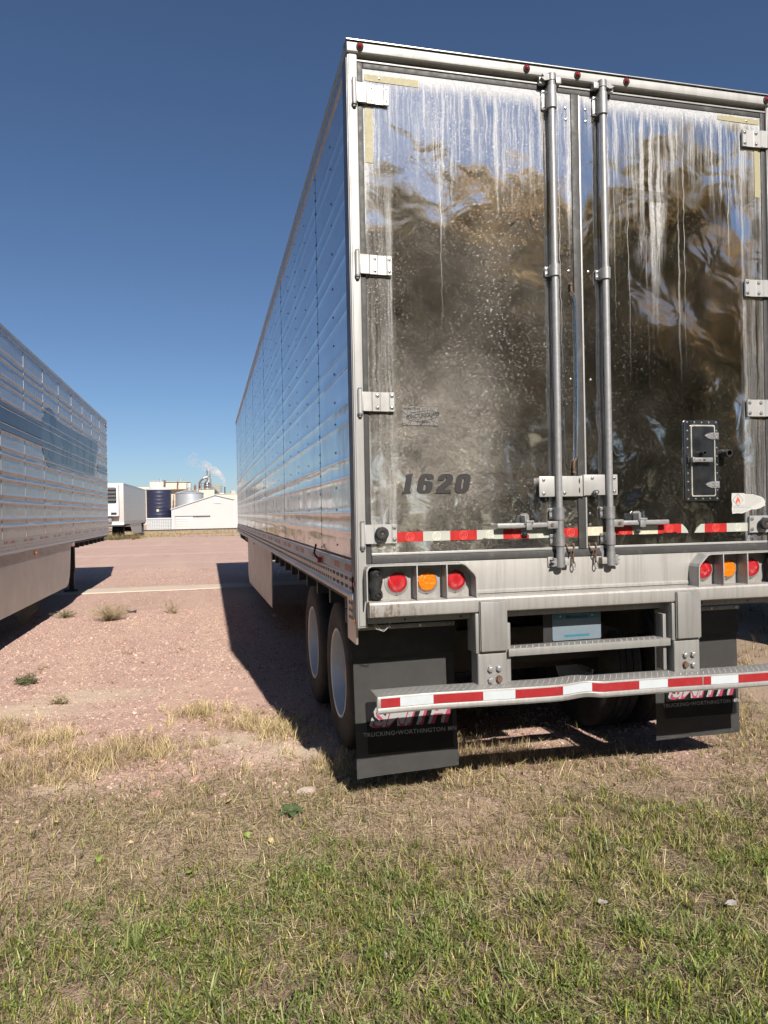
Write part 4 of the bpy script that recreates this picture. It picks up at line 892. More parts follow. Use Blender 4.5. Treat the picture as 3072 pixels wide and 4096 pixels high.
B().box(W + .010, W + .022, 16.02, 16.10, 3.9, 4.02, .004).obj('corner_lamp', 'lens_marker', T2)
B().box(W - .04, W + .004, -.02, .06, 1.03, 4.05, .004).obj('corner_post', 'frame_alu', T2); B().box(-.004, .04, -.02, .06, 1.03, 4.05, .004).obj('corner_post', 'frame_alu', T2)
B().box(.04, W - .04, -.01, .04, 1.10, 4.04).obj('rear_wall', 'side_steel_far', T2)
for i in range(14): B().box(W + .0005, W + .004, max(.062, i * 16.15 / 13 - .012), min(16.14, i * 16.15 / 13 + .012), 1.364, 3.984, .001).obj('seam_strip', 'skirt_white', T2)
# faded band and name on its side: films laid on the sheet between the ribs
def side_film(name, pts2, mat, x=W + .0068):
    me = curve_mesh(name, [pts2], mat, .0003); me.transform(Matrix.Rotation(R(90), 4, 'Z')); return add(name, me, T2, (x, 0, 0))
for a, b_, sh in ((2.76, 2.845, 0), (2.865, 3.045, 1), (3.065, 3.12, 0)): side_film('faded_band', [(.4, a), (8.55, a), (8.55, b_), (.4, b_)], 'ghost_band' if sh else 'ghost_letter')
side_film('faded_band', [(14.45, 2.70), (16.05, 2.70), (16.05, 2.88), (14.45, 2.88)], 'ghost_letter')
def s_out(): return arc(9.2, 3.16, .42, 200, 60, 8)
side_film('name_shadow', [(9.22 + .70 * math.cos(R(t_)), 2.94 + .50 * math.sin(R(t_))) for t_ in range(290, 49, -15)] + [(9.9, 3.30), (10.4, 3.30), (12.6, 3.33), (14.5, 3.40), (14.5, 3.2), (14.2, 2.95), (13.9, 2.55), (12.0, 2.50), (9.8, 2.52)], 'ghost_letter', W + .0055)
for i, ch in enumerate('Smith'):
    me = text_mesh('name_letter', ch, 1.0, 'ghost_band', .25, .03, (1.15, 1.3, 1.0, 1.2, 1.3)[i], .0004); me.transform(Matrix.Rotation(R(90), 4, 'Z')); add('name_letter', me, T2, (W + .0075, (9.25, 10.6, 11.7, 12.5, 13.5)[i], 2.93))

# ---- trailer far off, its cooling unit towards us
L3 = 14.4
T3 = empty('semi_trailer', (-6.60, 51.2 + L3, -.10), 'white ribbed semi-trailer far off with a black-grilled cooling unit', 'trailer', 'parked semi-trailers', math.pi)
T3.rotation_euler.z = math.pi - R(1.4); T3.location = (-6.60 + L3 * math.sin(R(1.4)), 51.2 + L3, -.12)
trailer_body(T3, L3, 'side_steel_far', 'side_steel_far', rear=False)
skirt(T3, .02, [(3.6, 1.165), (3.7, .35), (9.6, .35), (11.2, 1.165)], -1)
bb = B(); bb.box(.28, 2.31, L3 + .045, L3 + .52, 1.75, 3.98, .06, 3); U3 = bb.obj('cooling_unit', 'reefer_white', T3)
bb = B(); bb.prism(rrect(.42, 2.17, 2.66, 3.78, .10), L3 + .521, L3 + .535, 'y'); bb.obj('grille', 'reefer_black', U3)
for k in range(4): B().prism([(L3 + .536, 2.78 + k * .26), (L3 + .575, 2.82 + k * .26), (L3 + .575, 2.84 + k * .26), (L3 + .536, 2.97 + k * .26)], .46, 2.13, 'x').obj('grille_slat', 'reefer_black', U3)
for a, b_, c, d in ((.42, .80, 1.85, 2.02), (1.0, 1.2, 1.85, 1.98), (1.7, 2.1, 1.9, 2.5)): B().box(a, b_, L3 + .521, L3 + .528, c, d).obj('panel', 'reefer_black' if a < .5 else 'cage_grey', U3)
B().box(.8, 1.9, L3 + .045, L3 + .30, 1.3, 1.745, .03).obj('compressor', 'galvanised_dull', U3)
B().box(.0, W, L3 + .042, L3 + .10, 1.12, 1.30, .01).obj('front_bolster', 'reefer_white', T3)
T4 = empty('semi_trailer', (5.86, .05, 0), 'semi-trailer glimpsed in shade beneath the near one, beyond its far mud flap', 'trailer', 'parked semi-trailers')
trailer_body(T4, 16.15, 'side_steel', 'side_steel', rear=False)
B().box(-.004, .04, -.02, .06, 1.03, 4.05, .004).obj('corner_post', 'frame_alu', T4); B().box(W - .04, W + .004, -.02, .06, 1.03, 4.05, .004).obj('corner_post', 'frame_alu', T4); B().box(.04, W - .04, -.01, .04, 1.10, 4.04).obj('rear_wall', 'side_steel_far', T4)

# ------------------------------------------------------------------ ground
_LAT = RNG.random((256, 256))
def vnoise(x, y):
    x = np.asarray(x, float); y = np.asarray(y, float); xi = np.floor(x).astype(int); yi = np.floor(y).astype(int); fx = x - xi; fy = y - yi
    fx = fx * fx * (3 - 2 * fx); fy = fy * fy * (3 - 2 * fy); L = lambda a, b: _LAT[a % 256, b % 256]
    return (L(xi, yi) * (1 - fx) + L(xi + 1, yi) * fx) * (1 - fy) + (L(xi, yi + 1) * (1 - fx) + L(xi + 1, yi + 1) * fx) * fy
def fbm(x, y, o=4): return sum(vnoise(x * 2 ** k + 17 * k, y * 2 ** k + 31 * k) * .5 ** (k + 1) for k in range(o)) / (1 - .5 ** o)
def ss(v, a, b): t = np.clip((v - a) / (b - a), 0, 1); return t * t * (3 - 2 * t)
SAND = ((-.62, 1.60, .42, .22), (-1.75, 3.40, .5, .25), (-.22, 1.22, .34, .20), (-1.68, .98, .22, .10), (-2.3, 2.9, .5, .3))
def sand_mask(x, y): return np.clip(sum(np.exp(-(((x - a) / c) ** 2 + ((y - b) / d) ** 2)) for a, b, c, d in SAND) * (.5 + fbm(x * 4, y * 4)), 0, 1)
def grass_mask(x, y):
    """0 bare gravel .. 1 full turf"""
    lim = 1.55 + 1.1 * (fbm(x * .9 + 5, y * .9 + 2) - .5) * 2 + np.where(x > 2.7, 7.0, 0) + np.clip(x, 0, 2.7) * -.28
    m = ss(lim - y, -.9, 1.6)
    return m * (1 - .85 * sand_mask(x, y))
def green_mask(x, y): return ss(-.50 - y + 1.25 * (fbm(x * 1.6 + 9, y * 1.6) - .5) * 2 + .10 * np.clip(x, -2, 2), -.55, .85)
def ground_z(x, y):
    far = np.where(y > 51, -.0143 * (np.clip(y, 51, 150) - 51), 0)
    near = np.exp(-((x + .3) ** 2 / 60 + (y - 1) ** 2 / 90))
    return far + near * ((fbm(x * 1.3, y * 1.3) - .5) * .05 + (fbm(x * 7, y * 7, 3) - .5) * .022) * np.clip(1.2 - .0, 0, 1)
def axis(a, b, step, outs):
    fine = np.arange(a, b + 1e-6, step); return np.array(sorted(set(np.round(np.concatenate([fine, outs]), 4))))
gx = axis(-5.2, 5.2, .05, [-900, -500, -250, -120, -60, -40, -28, -20, -15, -12, -10, -8.5, -7.5, -6.6, -6, -5.6, 5.6, 6, 6.6, 7.5, 8.5, 10, 12, 15, 20, 28, 40, 60, 120, 250, 500, 900])
gy = axis(-3.4, 9, .05, [-900, -400, -200, -100, -60, -40, -30, -24, -20, -17, -15, -13, -11, -9, -7.5, -6, -5, -4.2, -3.8, 9.4, 10, 11, 12, 13, 14, 15, 17, 19, 21, 24, 27, 30, 34, 38, 42, 46, 51, 56, 62, 70, 80, 92, 105, 120, 135, 150, 170, 200, 250, 350, 500, 900])
GX, GY = np.meshgrid(gx, gy); GZ = ground_z(GX, GY)
nx, ny = len(gx), len(gy)
co = np.stack([GX.ravel(), GY.ravel(), GZ.ravel()], 1)
idx = np.arange(nx * ny).reshape(ny, nx); quads = np.stack([idx[:-1, :-1], idx[:-1, 1:], idx[1:, 1:], idx[1:, :-1]], -1).reshape(-1, 4)
def np_mesh(name, co, faces_flat, sizes, mat, tint=None, smooth=True, attrs=None):
    me = bpy.data.meshes.new(name); me.vertices.add(len(co)); me.vertices.foreach_set('co', np.asarray(co, np.float32).ravel())
    me.loops.add(len(faces_flat)); me.loops.foreach_set('vertex_index', np.asarray(faces_flat, np.int32))
    st_ = np.concatenate([[0], np.cumsum(sizes)[:-1]]).astype(np.int32); me.polygons.add(len(sizes)); me.polygons.foreach_set('loop_start', st_); me.polygons.foreach_set('loop_total', np.asarray(sizes, np.int32))
    me.update(calc_edges=True)
    if tint is not None:
        a = me.attributes.new('tint', 'FLOAT_COLOR', 'POINT'); a.data.foreach_set('color', np.concatenate([tint, np.ones((len(tint), 1))], 1).astype(np.float32).ravel())
    for k, v in (attrs or {}).items():
        a = me.attributes.new(k, 'FLOAT', 'POINT'); a.data.foreach_set('value', np.asarray(v, np.float32).ravel())
    me.polygons.foreach_set('use_smooth', [smooth] * len(sizes)); me.materials.append(M[mat]); return me
def ground_mat():
    g = N('ground'); v = g.pos(); x, y, z = g.sep(v)
    at = lambda n: g.n('ShaderNodeAttribute', attribute_name=n).outputs['Fac']
    gr, sd = at('grass'), at('sand')
    big = g.noise(v, .35, 5, .6); mid = g.noise(v, 2.2, 5, .65); fine = g.noise(v, 70, 4, .7)
    vc = g.n('ShaderNodeTexVoronoi'); g.put(vc.inputs['Vector'], v); vc.inputs['Scale'].default_value = 46
    cell = g.sep(vc.outputs['Color'])[0]
    pink = g.mix(mid, (.44, .275, .228), (.575, .39, .32)); pink = g.mix(g.sstep(big, .42, .66, 0, .6), pink, (.50, .355, .275))
    pink = g.mix(g.lin(cell, 0, 1, 0, .35), pink, (.56, .41, .35)); pink = g.mix(g.sstep(g.noise(v, 26, 4, .7), .50, .66, 0, .55), pink, (.29, .17, .145))
    rut = g.sstep(g.noise(g.mapv(v, (1.1, .10, 1), rot=(0, 0, R(9))), 1, 5, .6), .48, .66); pink = g.mix(g.math('MULTIPLY', rut, .55), pink, (.56, .40, .305))
    dk = g.sstep(g.noise(g.mapv(v, (.7, .35, 1), loc=(7, 3, 0)), 1, 5, .65), .54, .72); pink = g.mix(g.math('MULTIPLY', dk, .45), pink, (.34, .215, .185))
    # worn wheel tracks and dry grass far out in the yard
    trk = g.math('MULTIPLY', g.sstep(g.noise(g.mapv(v, (.05, .55, 1)), 1, 4, .6), .5, .68), g.sstep(y, 14, 24)); pink = g.mix(g.math('MULTIPLY', trk, .6), pink, (.60, .455, .345))
    dg = g.math('MULTIPLY', g.sstep(g.noise(g.mapv(v, (.12, .16, 1), loc=(3, 8, 0)), 1, 6, .7), .44, .60), g.sstep(y, 44, 62)); pink = g.mix(g.math('MULTIPLY', dg, .8), pink, (.47, .36, .20))
    sandc = g.mix(fine, (.52, .405, .305), (.62, .50, .385)); c = g.mix(sd, pink, sandc)
    soil = g.mix(g.noise(v, 9, 5, .7), (.27, .20, .14), (.47, .355, .25)); soil = g.mix(g.sstep(mid, .45, .62, 0, .6), soil, (.44, .31, .25))
    thatch = g.noise(g.mapv(v, (1, 1, 1)), 120, 3, .7); soil = g.mix(g.sstep(thatch, .5, .7, 0, .55), soil, (.50, .40, .25)); soil = g.mix(g.sstep(g.noise(v, 210, 3, .7), .50, .62, 0, .55), soil, (.11, .08, .055)); soil = g.mix(g.sstep(g.noise(v, 34, 5, .7), .54, .66, 0, .5), soil, (.17, .12, .085))
    soil = g.mix(g.math('MULTIPLY', at('green'), .75), soil, g.mix(g.noise(v, 14, 5, .7), (.07, .055, .035), (.20, .155, .095)))  # dark humus under the turf, deepened to paint in shade between blades
    back = g.sstep(g.math('ADD', y, g.math('MULTIPLY', mid, .6)), -2.9, -3.6)
    turf = g.mix(g.noise(v, 5, 6, .75), (.055, .075, .022), (.22, .185, .095)); soil = g.mix(back, soil, turf)
    road = g.math('MULTIPLY', g.sstep(y, -14.5, -13.8), g.sstep(y, -9.2, -9.9)); 
    c = g.mix(g.sstep(g.math('ADD', gr, g.math('MULTIPLY', g.math('SUBTRACT', g.noise(v, 6, 4, .7), .5), .7)), .25, .7), c, soil)
    c = g.mix(road, c, g.mix(mid, (.30, .195, .165), (.38, .26, .22)))
    c = g.mix(g.sstep(fine, .3, .7, .2, 0), c, (.22, .15, .12))
    h = g.math('ADD', g.math('MULTIPLY', g.vor(v, 60), .6), g.math('MULTIPLY', fine, .6)); h = g.math('ADD', h, g.math('MULTIPLY', g.noise(v, 12, 3), .9))
    M['ground'] = g.end(g.pr(base=c, rough=.92, spec=.2, nrm=g.bump(h, .6, .016)))
ground_mat()
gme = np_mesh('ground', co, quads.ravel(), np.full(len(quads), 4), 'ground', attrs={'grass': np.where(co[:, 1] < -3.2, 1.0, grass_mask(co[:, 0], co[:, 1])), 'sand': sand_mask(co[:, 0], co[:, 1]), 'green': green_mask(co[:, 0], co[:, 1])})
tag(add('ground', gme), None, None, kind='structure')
# worn concrete strip across the yard
bb = B(); n = 30; secs = []
rs = random.Random(8)
for k in range(n + 1):
    x = -9 + 14.5 * k / n; c = 13.22 + .006 * (x + 4); a = .46 + rs.uniform(-.04, .04); b_ = .46 + rs.uniform(-.05, .05); secs.append([(x, c - a, .004), (x, c - a + .02, .022), (x, c + b_ - .02, .022), (x, c + b_, .004)])
tag(bb.loft(secs, loop=False, cap=False).obj('concrete_path', 'concrete', None, smooth=False), None, None, kind='structure')

# loose crushed stone
def stones(n, xr, yr, smin, smax, seed, keep):
    rs = np.random.default_rng(seed); x = rs.uniform(*xr, n); y = rs.uniform(*yr, n); k = keep(x, y, rs); x, y = x[k], y[k]; n = len(x)
    s = smin + (smax - smin) * rs.random(n) ** 3
    base = np.array([[-1, -1, -1], [1, -1, -1], [1, 1, -1], [-1, 1, -1], [-1, -1, 1], [1, -1, 1], [1, 1, 1], [-1, 1, 1]], float) * .5
    v = base[None] * (1 + rs.uniform(-.38, .25, (n, 8, 3))); v[:, 4:, :2] *= rs.uniform(.45, .85, (n, 1, 1)); v *= (s[:, None] * np.stack([rs.uniform(.8, 1.3, n), rs.uniform(.7, 1.1, n), rs.uniform(.4, .75, n)], 1))[:, None, :]
    a = rs.uniform(0, 6.28, n); ca, sa = np.cos(a)[:, None], np.sin(a)[:, None]; vx = v[..., 0] * ca - v[..., 1] * sa; vy = v[..., 0] * sa + v[..., 1] * ca
    t = rs.normal(0, .25, n)[:, None]; vz = v[..., 2] + vx * t
    co = np.stack([vx + x[:, None], vy + y[:, None], vz + (ground_z(x, y) + s * .16)[:, None]], -1).reshape(-1, 3)
    F = np.array([[3, 2, 1, 0], [4, 5, 6, 7], [0, 1, 5, 4], [1, 2, 6, 5], [2, 3, 7, 6], [3, 0, 4, 7]])
    f = (F[None] + (np.arange(n) * 8)[:, None, None]).reshape(-1)
    pal = np.array([[.44, .27, .225], [.52, .345, .285], [.55, .40, .335], [.38, .225, .195], [.26, .16, .15], [.50, .365, .285], [.50, .385, .32]]); c = pal[rs.integers(0, 7, n)] * rs.uniform(.8, 1.15, (n, 1))
    return co, f, np.full(n * 6, 4), np.repeat(c, 8, 0)
def keep_g(x, y, rs): return rs.random(len(x)) < (1 - .5 * grass_mask(x, y) - .4 * green_mask(x, y)).clip(.04, 1) * (1 - .75 * sand_mask(x, y)) * np.clip(1.25 - .06 * np.abs(y - 2), .2, 1) * (.25 + .95 * fbm(x * 1.2, y * 1.2))
P_ = [stones(110000, (-4.2, 3.2), (.2, 9.5), .005, .022, 1, keep_g), stones(22000, (-7, 3), (9.5, 20), .008, .026, 2, lambda x, y, rs: rs.random(len(x)) < .6), stones(500, (-4.0, 3), (.4, 9), .026, .05, 3, keep_g)]
off = 0; FF = []
for p in P_: FF.append(p[1] + off); off += len(p[0])
tag(add('gravel', np_mesh('gravel', np.concatenate([p[0] for p in P_]), np.concatenate(FF), np.concatenate([p[2] for p in P_]), 'stones', np.concatenate([p[3] for p in P_]), smooth=False)), 'loose crushed pink stone spread over the yard', 'gravel', kind='stuff')

# ------------------------------------------------------------------ grass
def blades(x, y, h, w, lean, az, col, seed, segs=3, tipcol=1.15, z0=0., curl=None, rootcol=.42):
    rs = np.random.default_rng(seed); n = len(x); dx, dy = np.cos(az), np.sin(az); px, py = -dy, dx
    tw = rs.uniform(-.9, .9, n); px2 = np.cos(np.arctan2(py, px) + tw); py2 = np.sin(np.arctan2(py, px) + tw)
    gz = ground_z(x, y) + z0; V = []; C = []
    for k in range(segs + 1):
        t = k / segs; ang = lean * (.35 + .65 * t) if curl is None else lean + curl * t
        if k == 0: cx, cy, cz = x.copy(), y.copy(), gz - .004
        else:
            st_ = h / segs; cx = cx + dx * np.sin(ang) * st_; cy = cy + dy * np.sin(ang) * st_; cz = cz + np.cos(ang) * st_
        ww = w * (1 - .72 * t ** 1.6) if k < segs else w * .05
        V.append(np.stack([cx - px2 * ww / 2, cy - py2 * ww / 2, np.maximum(cz, gz + .002)], 1)); V.append(np.stack([cx + px2 * ww / 2, cy + py2 * ww / 2, np.maximum(cz, gz + .0025)], 1))
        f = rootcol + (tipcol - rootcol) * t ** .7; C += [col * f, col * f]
    V = np.stack(V, 1).reshape(-1, 3); C = np.clip(np.stack(C, 1).reshape(-1, 3), 0, 1); m = 2 * (segs + 1)
    F = np.array([[2 * k, 2 * k + 1, 2 * k + 3, 2 * k + 2] for k in range(segs)]); f = (F[None] + (np.arange(n) * m)[:, None, None]).reshape(-1)
    return V, f, np.full(n * segs, 4), C
def join(name, parts, mat, label, cat):
    off = 0; ff = []
    for p in parts: ff.append(p[1] + off); off += len(p[0])
    return tag(add(name, np_mesh(name, np.concatenate([p[0] for p in parts]), np.concatenate(ff), np.concatenate([p[2] for p in parts]), mat, np.concatenate([p[3] for p in parts]))), label, cat, kind='stuff')
def scatter(n, xr, yr, dens, rs, clump=0, spr=(.008, .035)):
    x = rs.uniform(*xr, n); y = rs.uniform(*yr, n)
    if clump:   # gather blades round tuft centres
        nc = n // clump; cx = rs.uniform(*xr, nc); cy = rs.uniform(*yr, nc); i = rs.integers(0, nc, n); sp = rs.uniform(*spr, nc)[i]; x = cx[i] + rs.normal(0, 1, n) * sp; y = cy[i] + rs.normal(0, 1, n) * sp
    k = rs.random(len(x)) < np.clip(dens(x, y), 0, 1); return x[k], y[k]
def palette(cols, n, rs, sd=.26): c = np.array(cols)[rs.integers(0, len(cols), n)]; return c * (1 + rs.normal(0, sd, (n, 1))).clip(.5, 1.6)
rs = np.random.default_rng(21)
inview = lambda x, y: (x > -2.3 - .26 * (y + 1)) & (x < 1.6 + .95 * (y + 2.1))
GREEN = [(.22, .255, .040), (.29, .31, .055), (.12, .16, .030), (.36, .35, .08), (.41, .36, .11), (.22, .24, .06), (.50, .41, .17), (.085, .11, .03)]
STRAW = [(.50, .385, .215), (.42, .315, .175), (.60, .48, .28), (.33, .235, .14), (.45, .37, .21), (.25, .165, .105), (.17, .11, .075)]
parts = []
x, y = scatter(190000, (-3, 4.2), (-2.6, 1.4), lambda x, y: inview(x, y) * (.16 + .84 * green_mask(x, y)) * grass_mask(x, y) * ss(fbm(x * 3.1, y * 3.1), .30, .50), rs, 16)
n = len(x); parts.append(blades(x, y, rs.uniform(.022, .072, n), rs.uniform(.0028, .0066, n), np.abs(rs.normal(.95, .45, n)), rs.uniform(0, 6.28, n), palette(GREEN, n, rs), 1))
x, y = scatter(9000, (-3, 4.2), (-2.6, -.2), lambda x, y: inview(x, y) * green_mask(x, y) * ss(fbm(x * 2 + 3, y * 2), .4, .6), rs, 10)   # broad crabgrass
n = len(x); parts.append(blades(x, y, rs.uniform(.06, .13, n), rs.uniform(.006, .010, n), np.abs(rs.normal(.9, .35, n)), rs.uniform(0, 6.28, n), palette([(.22, .25, .075), (.27, .29, .105), (.18, .215, .07)], n, rs), 2, segs=4))
x, y = scatter(900, (.4, 1.4), (-2.1, -1.55), lambda x, y: np.exp(-(((x - .86) / .25) ** 2 + ((y + 1.76) / .12) ** 2)), rs, 12)
n = len(x); parts.append(blades(x, y, rs.uniform(.05, .10, n), rs.uniform(.004, .007, n), np.abs(rs.normal(.5, .3, n)), rs.uniform(0, 6.28, n), palette([(.42, .46, .07), (.5, .5, .12)], n, rs), 12))
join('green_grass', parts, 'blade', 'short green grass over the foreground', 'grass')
parts = []
TUFT = ((-1.94, 2.0, .16), (-1.2, 1.55, .34), (-.84, 2.43, .14), (-.46, 2.05, .20), (-2.0, 1.3, .32), (-1.55, 1.5, .25), (-.25, 1.7, .15), (.15, .95, .3), (.9, .75, .4), (1.3, 1.9, .16), (-2.4, 2.4, .3))
tuft = lambda x, y: np.clip(sum(np.exp(-(((x - a) / r) ** 2 + ((y - b) / (r * .8)) ** 2)) for a, b, r in TUFT), 0, 1)
dry = lambda x, y: inview(x, y) * np.clip((.34 + .5 * ss(fbm(x * 2.7 + 1, y * 2.7), .4, .62)) * grass_mask(x, y) * (1 - .55 * green_mask(x, y)) + .75 * tuft(x, y), 0, 1) * (1 - .6 * sand_mask(x, y))
x, y = scatter(120000, (-3.6, 3.2), (-2.6, 3.2), dry, rs, 12)
n = len(x); parts.append(blades(x, y, rs.uniform(.03, .085, n) * (1 + .9 * tuft(x, y)), rs.uniform(.0018, .0038, n), np.abs(rs.normal(.6, .45, n)), rs.uniform(0, 6.28, n), palette(STRAW, n, rs), 3, rootcol=.7))
TC = np.array(TUFT); NT_ = 8500; ncl = 520; ci = rs.integers(0, ncl, NT_); jit = rs.normal(0, 1, (ncl, 2))
ti = rs.integers(0, len(TC), ncl)[ci]; x = TC[ti, 0] + jit[ci, 0] * TC[ti, 2] * .95 + rs.normal(0, .018, NT_); y = TC[ti, 1] + jit[ci, 1] * TC[ti, 2] * .75 + rs.normal(0, .018, NT_)
n = len(x); az_ = rs.uniform(0, 6.28, ncl)[ci] + rs.normal(0, .7, n); parts.append(blades(x, y, rs.uniform(.05, .15, n), rs.uniform(.002, .0042, n), np.abs(rs.normal(1.12, .4, n)), az_, palette([(.60, .47, .25), (.52, .40, .20), (.66, .54, .31), (.42, .32, .17)], n, rs), 33, segs=4, rootcol=.75))
x, y = scatter(30000, (2.5, 9), (-.5, 9), lambda x, y: .55 * ss(fbm(x * 1.5, y * 1.5), .3, .6), rs, 14)
n = len(x); parts.append(blades(x, y, rs.uniform(.05, .13, n), rs.uniform(.003, .006, n), np.abs(rs.normal(.5, .4, n)), rs.uniform(0, 6.28, n), palette(STRAW + [(.16, .15, .06)], n, rs), 4))
x, y = scatter(2600, (-4, -.2), (2.2, 8.5), lambda x, y: ss(fbm(x * 1.1 + 7, y * 1.1), .52, .66), rs, 26)
n = len(x); parts.append(blades(x, y, rs.uniform(.03, .08, n), rs.uniform(.002, .004, n), np.abs(rs.normal(.8, .4, n)), rs.uniform(0, 6.28, n), palette(STRAW, n, rs), 5))
x, y = scatter(45000, (-16, 5), (52, 128), lambda x, y: ss(fbm(x * .12 + 3, y * .16 + 8), .40, .60), rs, 30, (.15, .8))   # far dry tufts
n = len(x); parts.append(blades(x, y, rs.uniform(.05, .22, n), rs.uniform(.02, .045, n), np.abs(rs.normal(.4, .3, n)), rs.uniform(0, 6.28, n), palette([(.52, .41, .23), (.44, .34, .19), (.35, .29, .15)], n, rs), 6, segs=2))
x, y = scatter(3500, (-11.5, -5.5), (49, 53), lambda x, y: .8 * ss(fbm(x * .9, y * .9), .35, .55), rs, 30, (.05, .3))
n = len(x); parts.append(blades(x, y, rs.uniform(.2, .6, n), rs.uniform(.012, .03, n), np.abs(rs.normal(.4, .3, n)), rs.uniform(0, 6.28, n), palette([(.34, .27, .13), (.22, .16, .08), (.16, .13, .06)], n, rs), 7, segs=2))
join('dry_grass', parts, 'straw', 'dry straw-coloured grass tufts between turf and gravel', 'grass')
parts = []   # mown clippings lying flat
x, y = scatter(175000, (-3.4, 3.6), (-2.6, 3.0), lambda x, y: inview(x, y) * np.clip(1.0 * grass_mask(x, y) + .8 * tuft(x, y), 0, 1) * (.45 + .55 * ss(fbm(x * 2.3 + 4, y * 2.3), .35, .6)), rs)
n = len(x); parts.append(blades(x, y, rs.uniform(.025, .11, n), rs.uniform(.0014, .0034, n), rs.uniform(1.25, 1.62, n), rs.uniform(0, 6.28, n), palette([(.54, .42, .25), (.44, .335, .205), (.66, .55, .36), (.34, .25, .165), (.24, .155, .11), (.13, .085, .06)], n, rs), 8, segs=2, z0=.004, curl=rs.uniform(-.1, .15, n), rootcol=.9, tipcol=1.0))
x, y = scatter(60000, (-3.2, 3.4), (-2.6, 1.0), lambda x, y: inview(x, y) * grass_mask(x, y) * (.08 + .92 * ss(fbm(x * 4.3 + 14, y * 4.3), .42, .62)), rs)
n = len(x); parts.append(blades(x, y, rs.uniform(.03, .12, n), rs.uniform(.0016, .0042, n), rs.uniform(1.0, 1.55, n), rs.uniform(0, 6.28, n), palette([(.60, .50, .31), (.50, .41, .25), (.40, .31, .19), (.30, .27, .12)], n, rs), 18, segs=2, z0=.014, curl=rs.uniform(-.1, .3, n), rootcol=.9, tipcol=1.05))
join('grass_clippings', parts, 'straw', 'dead grass clippings lying over the turf', 'grass')
parts = []   # feathery low leaves
x, y = scatter(120000, (-2.6, 3), (-2.6, -.1), lambda x, y: inview(x, y) * green_mask(x, y) * ss(fbm(x * 1.9 + 11, y * 1.9 + 4) - .10 * x, .43, .57), rs, 22)
n = len(x); parts.append(blades(x, y, rs.uniform(.012, .028, n), rs.uniform(.0035, .0065, n), rs.uniform(.4, 1.5, n), rs.uniform(0, 6.28, n), palette([(.18, .25, .05), (.22, .29, .065), (.14, .20, .04), (.25, .30, .09)], n, rs), 9, segs=2, z0=.012 + 0 * x, rootcol=.85))
parts[0][0][:, 2] += np.repeat(rs.uniform(0, .035, n), 6)
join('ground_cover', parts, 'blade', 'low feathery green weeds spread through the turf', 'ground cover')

# ------------------------------------------------------------------ weeds, stones, litter one can point to
def weed(loc, h, r, n, cols, label, leafy=.5, name='dry_weed', seed=0, seedhead=False):
    rd = random.Random(seed); t = empty(name, (loc[0], loc[1], float(ground_z(np.array(loc[0]), np.array(loc[1])))), label, 'weed', 'weeds on the gravel'); bb = B(); lv = B()
    for k in range(n):
        a = rd.uniform(0, 6.28); sp = rd.uniform(.1, 1) ** .7 * r; hh = h * rd.uniform(.45, 1) * (1 - .35 * sp / r); p = Vector((rd.uniform(-.02, .02), rd.uniform(-.02, .02), -.01)); pts = [p]; d = Vector((math.cos(a) * sp, math.sin(a) * sp, hh)) / 5
        for j in range(5): p = p + d + Vector((rd.uniform(-1, 1), rd.uniform(-1, 1), rd.uniform(-.5, .5))) * .012; pts.append(p)
        bb.tube(pts, [.0028, .0024, .002, .0018, .0014, .0008], 3)
        for j in range(2, 6):
            if rd.random() < leafy:
                for q in range(3):
                    aa = rd.uniform(0, 6.28); l = rd.uniform(.02, .06); c = pts[j] - d * rd.random(); e = c + Vector((math.cos(aa) * l, math.sin(aa) * l, rd.uniform(-.2, .9) * l)); wv = Vector((-math.sin(aa), math.cos(aa), 0)) * .0035
                    lv.face([c - wv * .4, c + wv * .4, (c + e) / 2 + wv + Vector((0, 0, .003)), e, (c + e) / 2 - wv])
        if seedhead and k < 5:
            for j in range(14):
                c = pts[3] + (pts[5] - pts[3]) * (j / 13); s_ = 1 if j % 2 else -1; lv.face([c, c + Vector((.05 * s_, .01, .035)), c + Vector((.075 * s_, .012, .03)), c + Vector((.04 * s_, .0, .018))])
    bb.obj('stem', cols[0], t); lv.obj('leaves', cols[1], t, smooth=False, fix=False)['kind'] = 'stuff'; return t
simple('weed_stem', (.38, .30, .19), .7, 0, .25, 30); simple('weed_leaf', (.34, .275, .16), .7, 0, .3, 30); simple('weed_green', (.12, .13, .06), .6, 0, .3, 30)
weed((-3.55, 8.45), .62, .34, 34, ('weed_stem', 'weed_leaf'), 'tall dry weed with feathery heads beside the left trailer skirt', .55, seed=1, seedhead=True)
weed((-2.30, 8.46), .38, .42, 150, ('weed_stem', 'weed_leaf'), 'largest bushy dry weed on the open gravel', .8, seed=2)
weed((-1.35, 8.9), .34, .28, 40, ('weed_stem', 'weed_leaf'), 'thin wiry dry weed, nearest the big trailer shadow', .4, seed=3)
weed((-3.05, 9.1), .16, .26, 60, ('weed_stem', 'weed_green'), 'small flat weed between the tall weed and the bushy one', .7, seed=4)
weed((-2.53, 4.1), .11, .16, 60, ('weed_stem', 'weed_green'), 'little greenish weed alone on the gravel at left', .9, seed=5)
weed((-2.05, 3.15), .10, .10, 26, ('weed_stem', 'weed_leaf'), 'tiny dry weed by the pale sand patch', .5, seed=6)
def on_ground(x, y, dz=0): return (x, y, float(ground_z(np.array(x), np.array(y))) + dz)
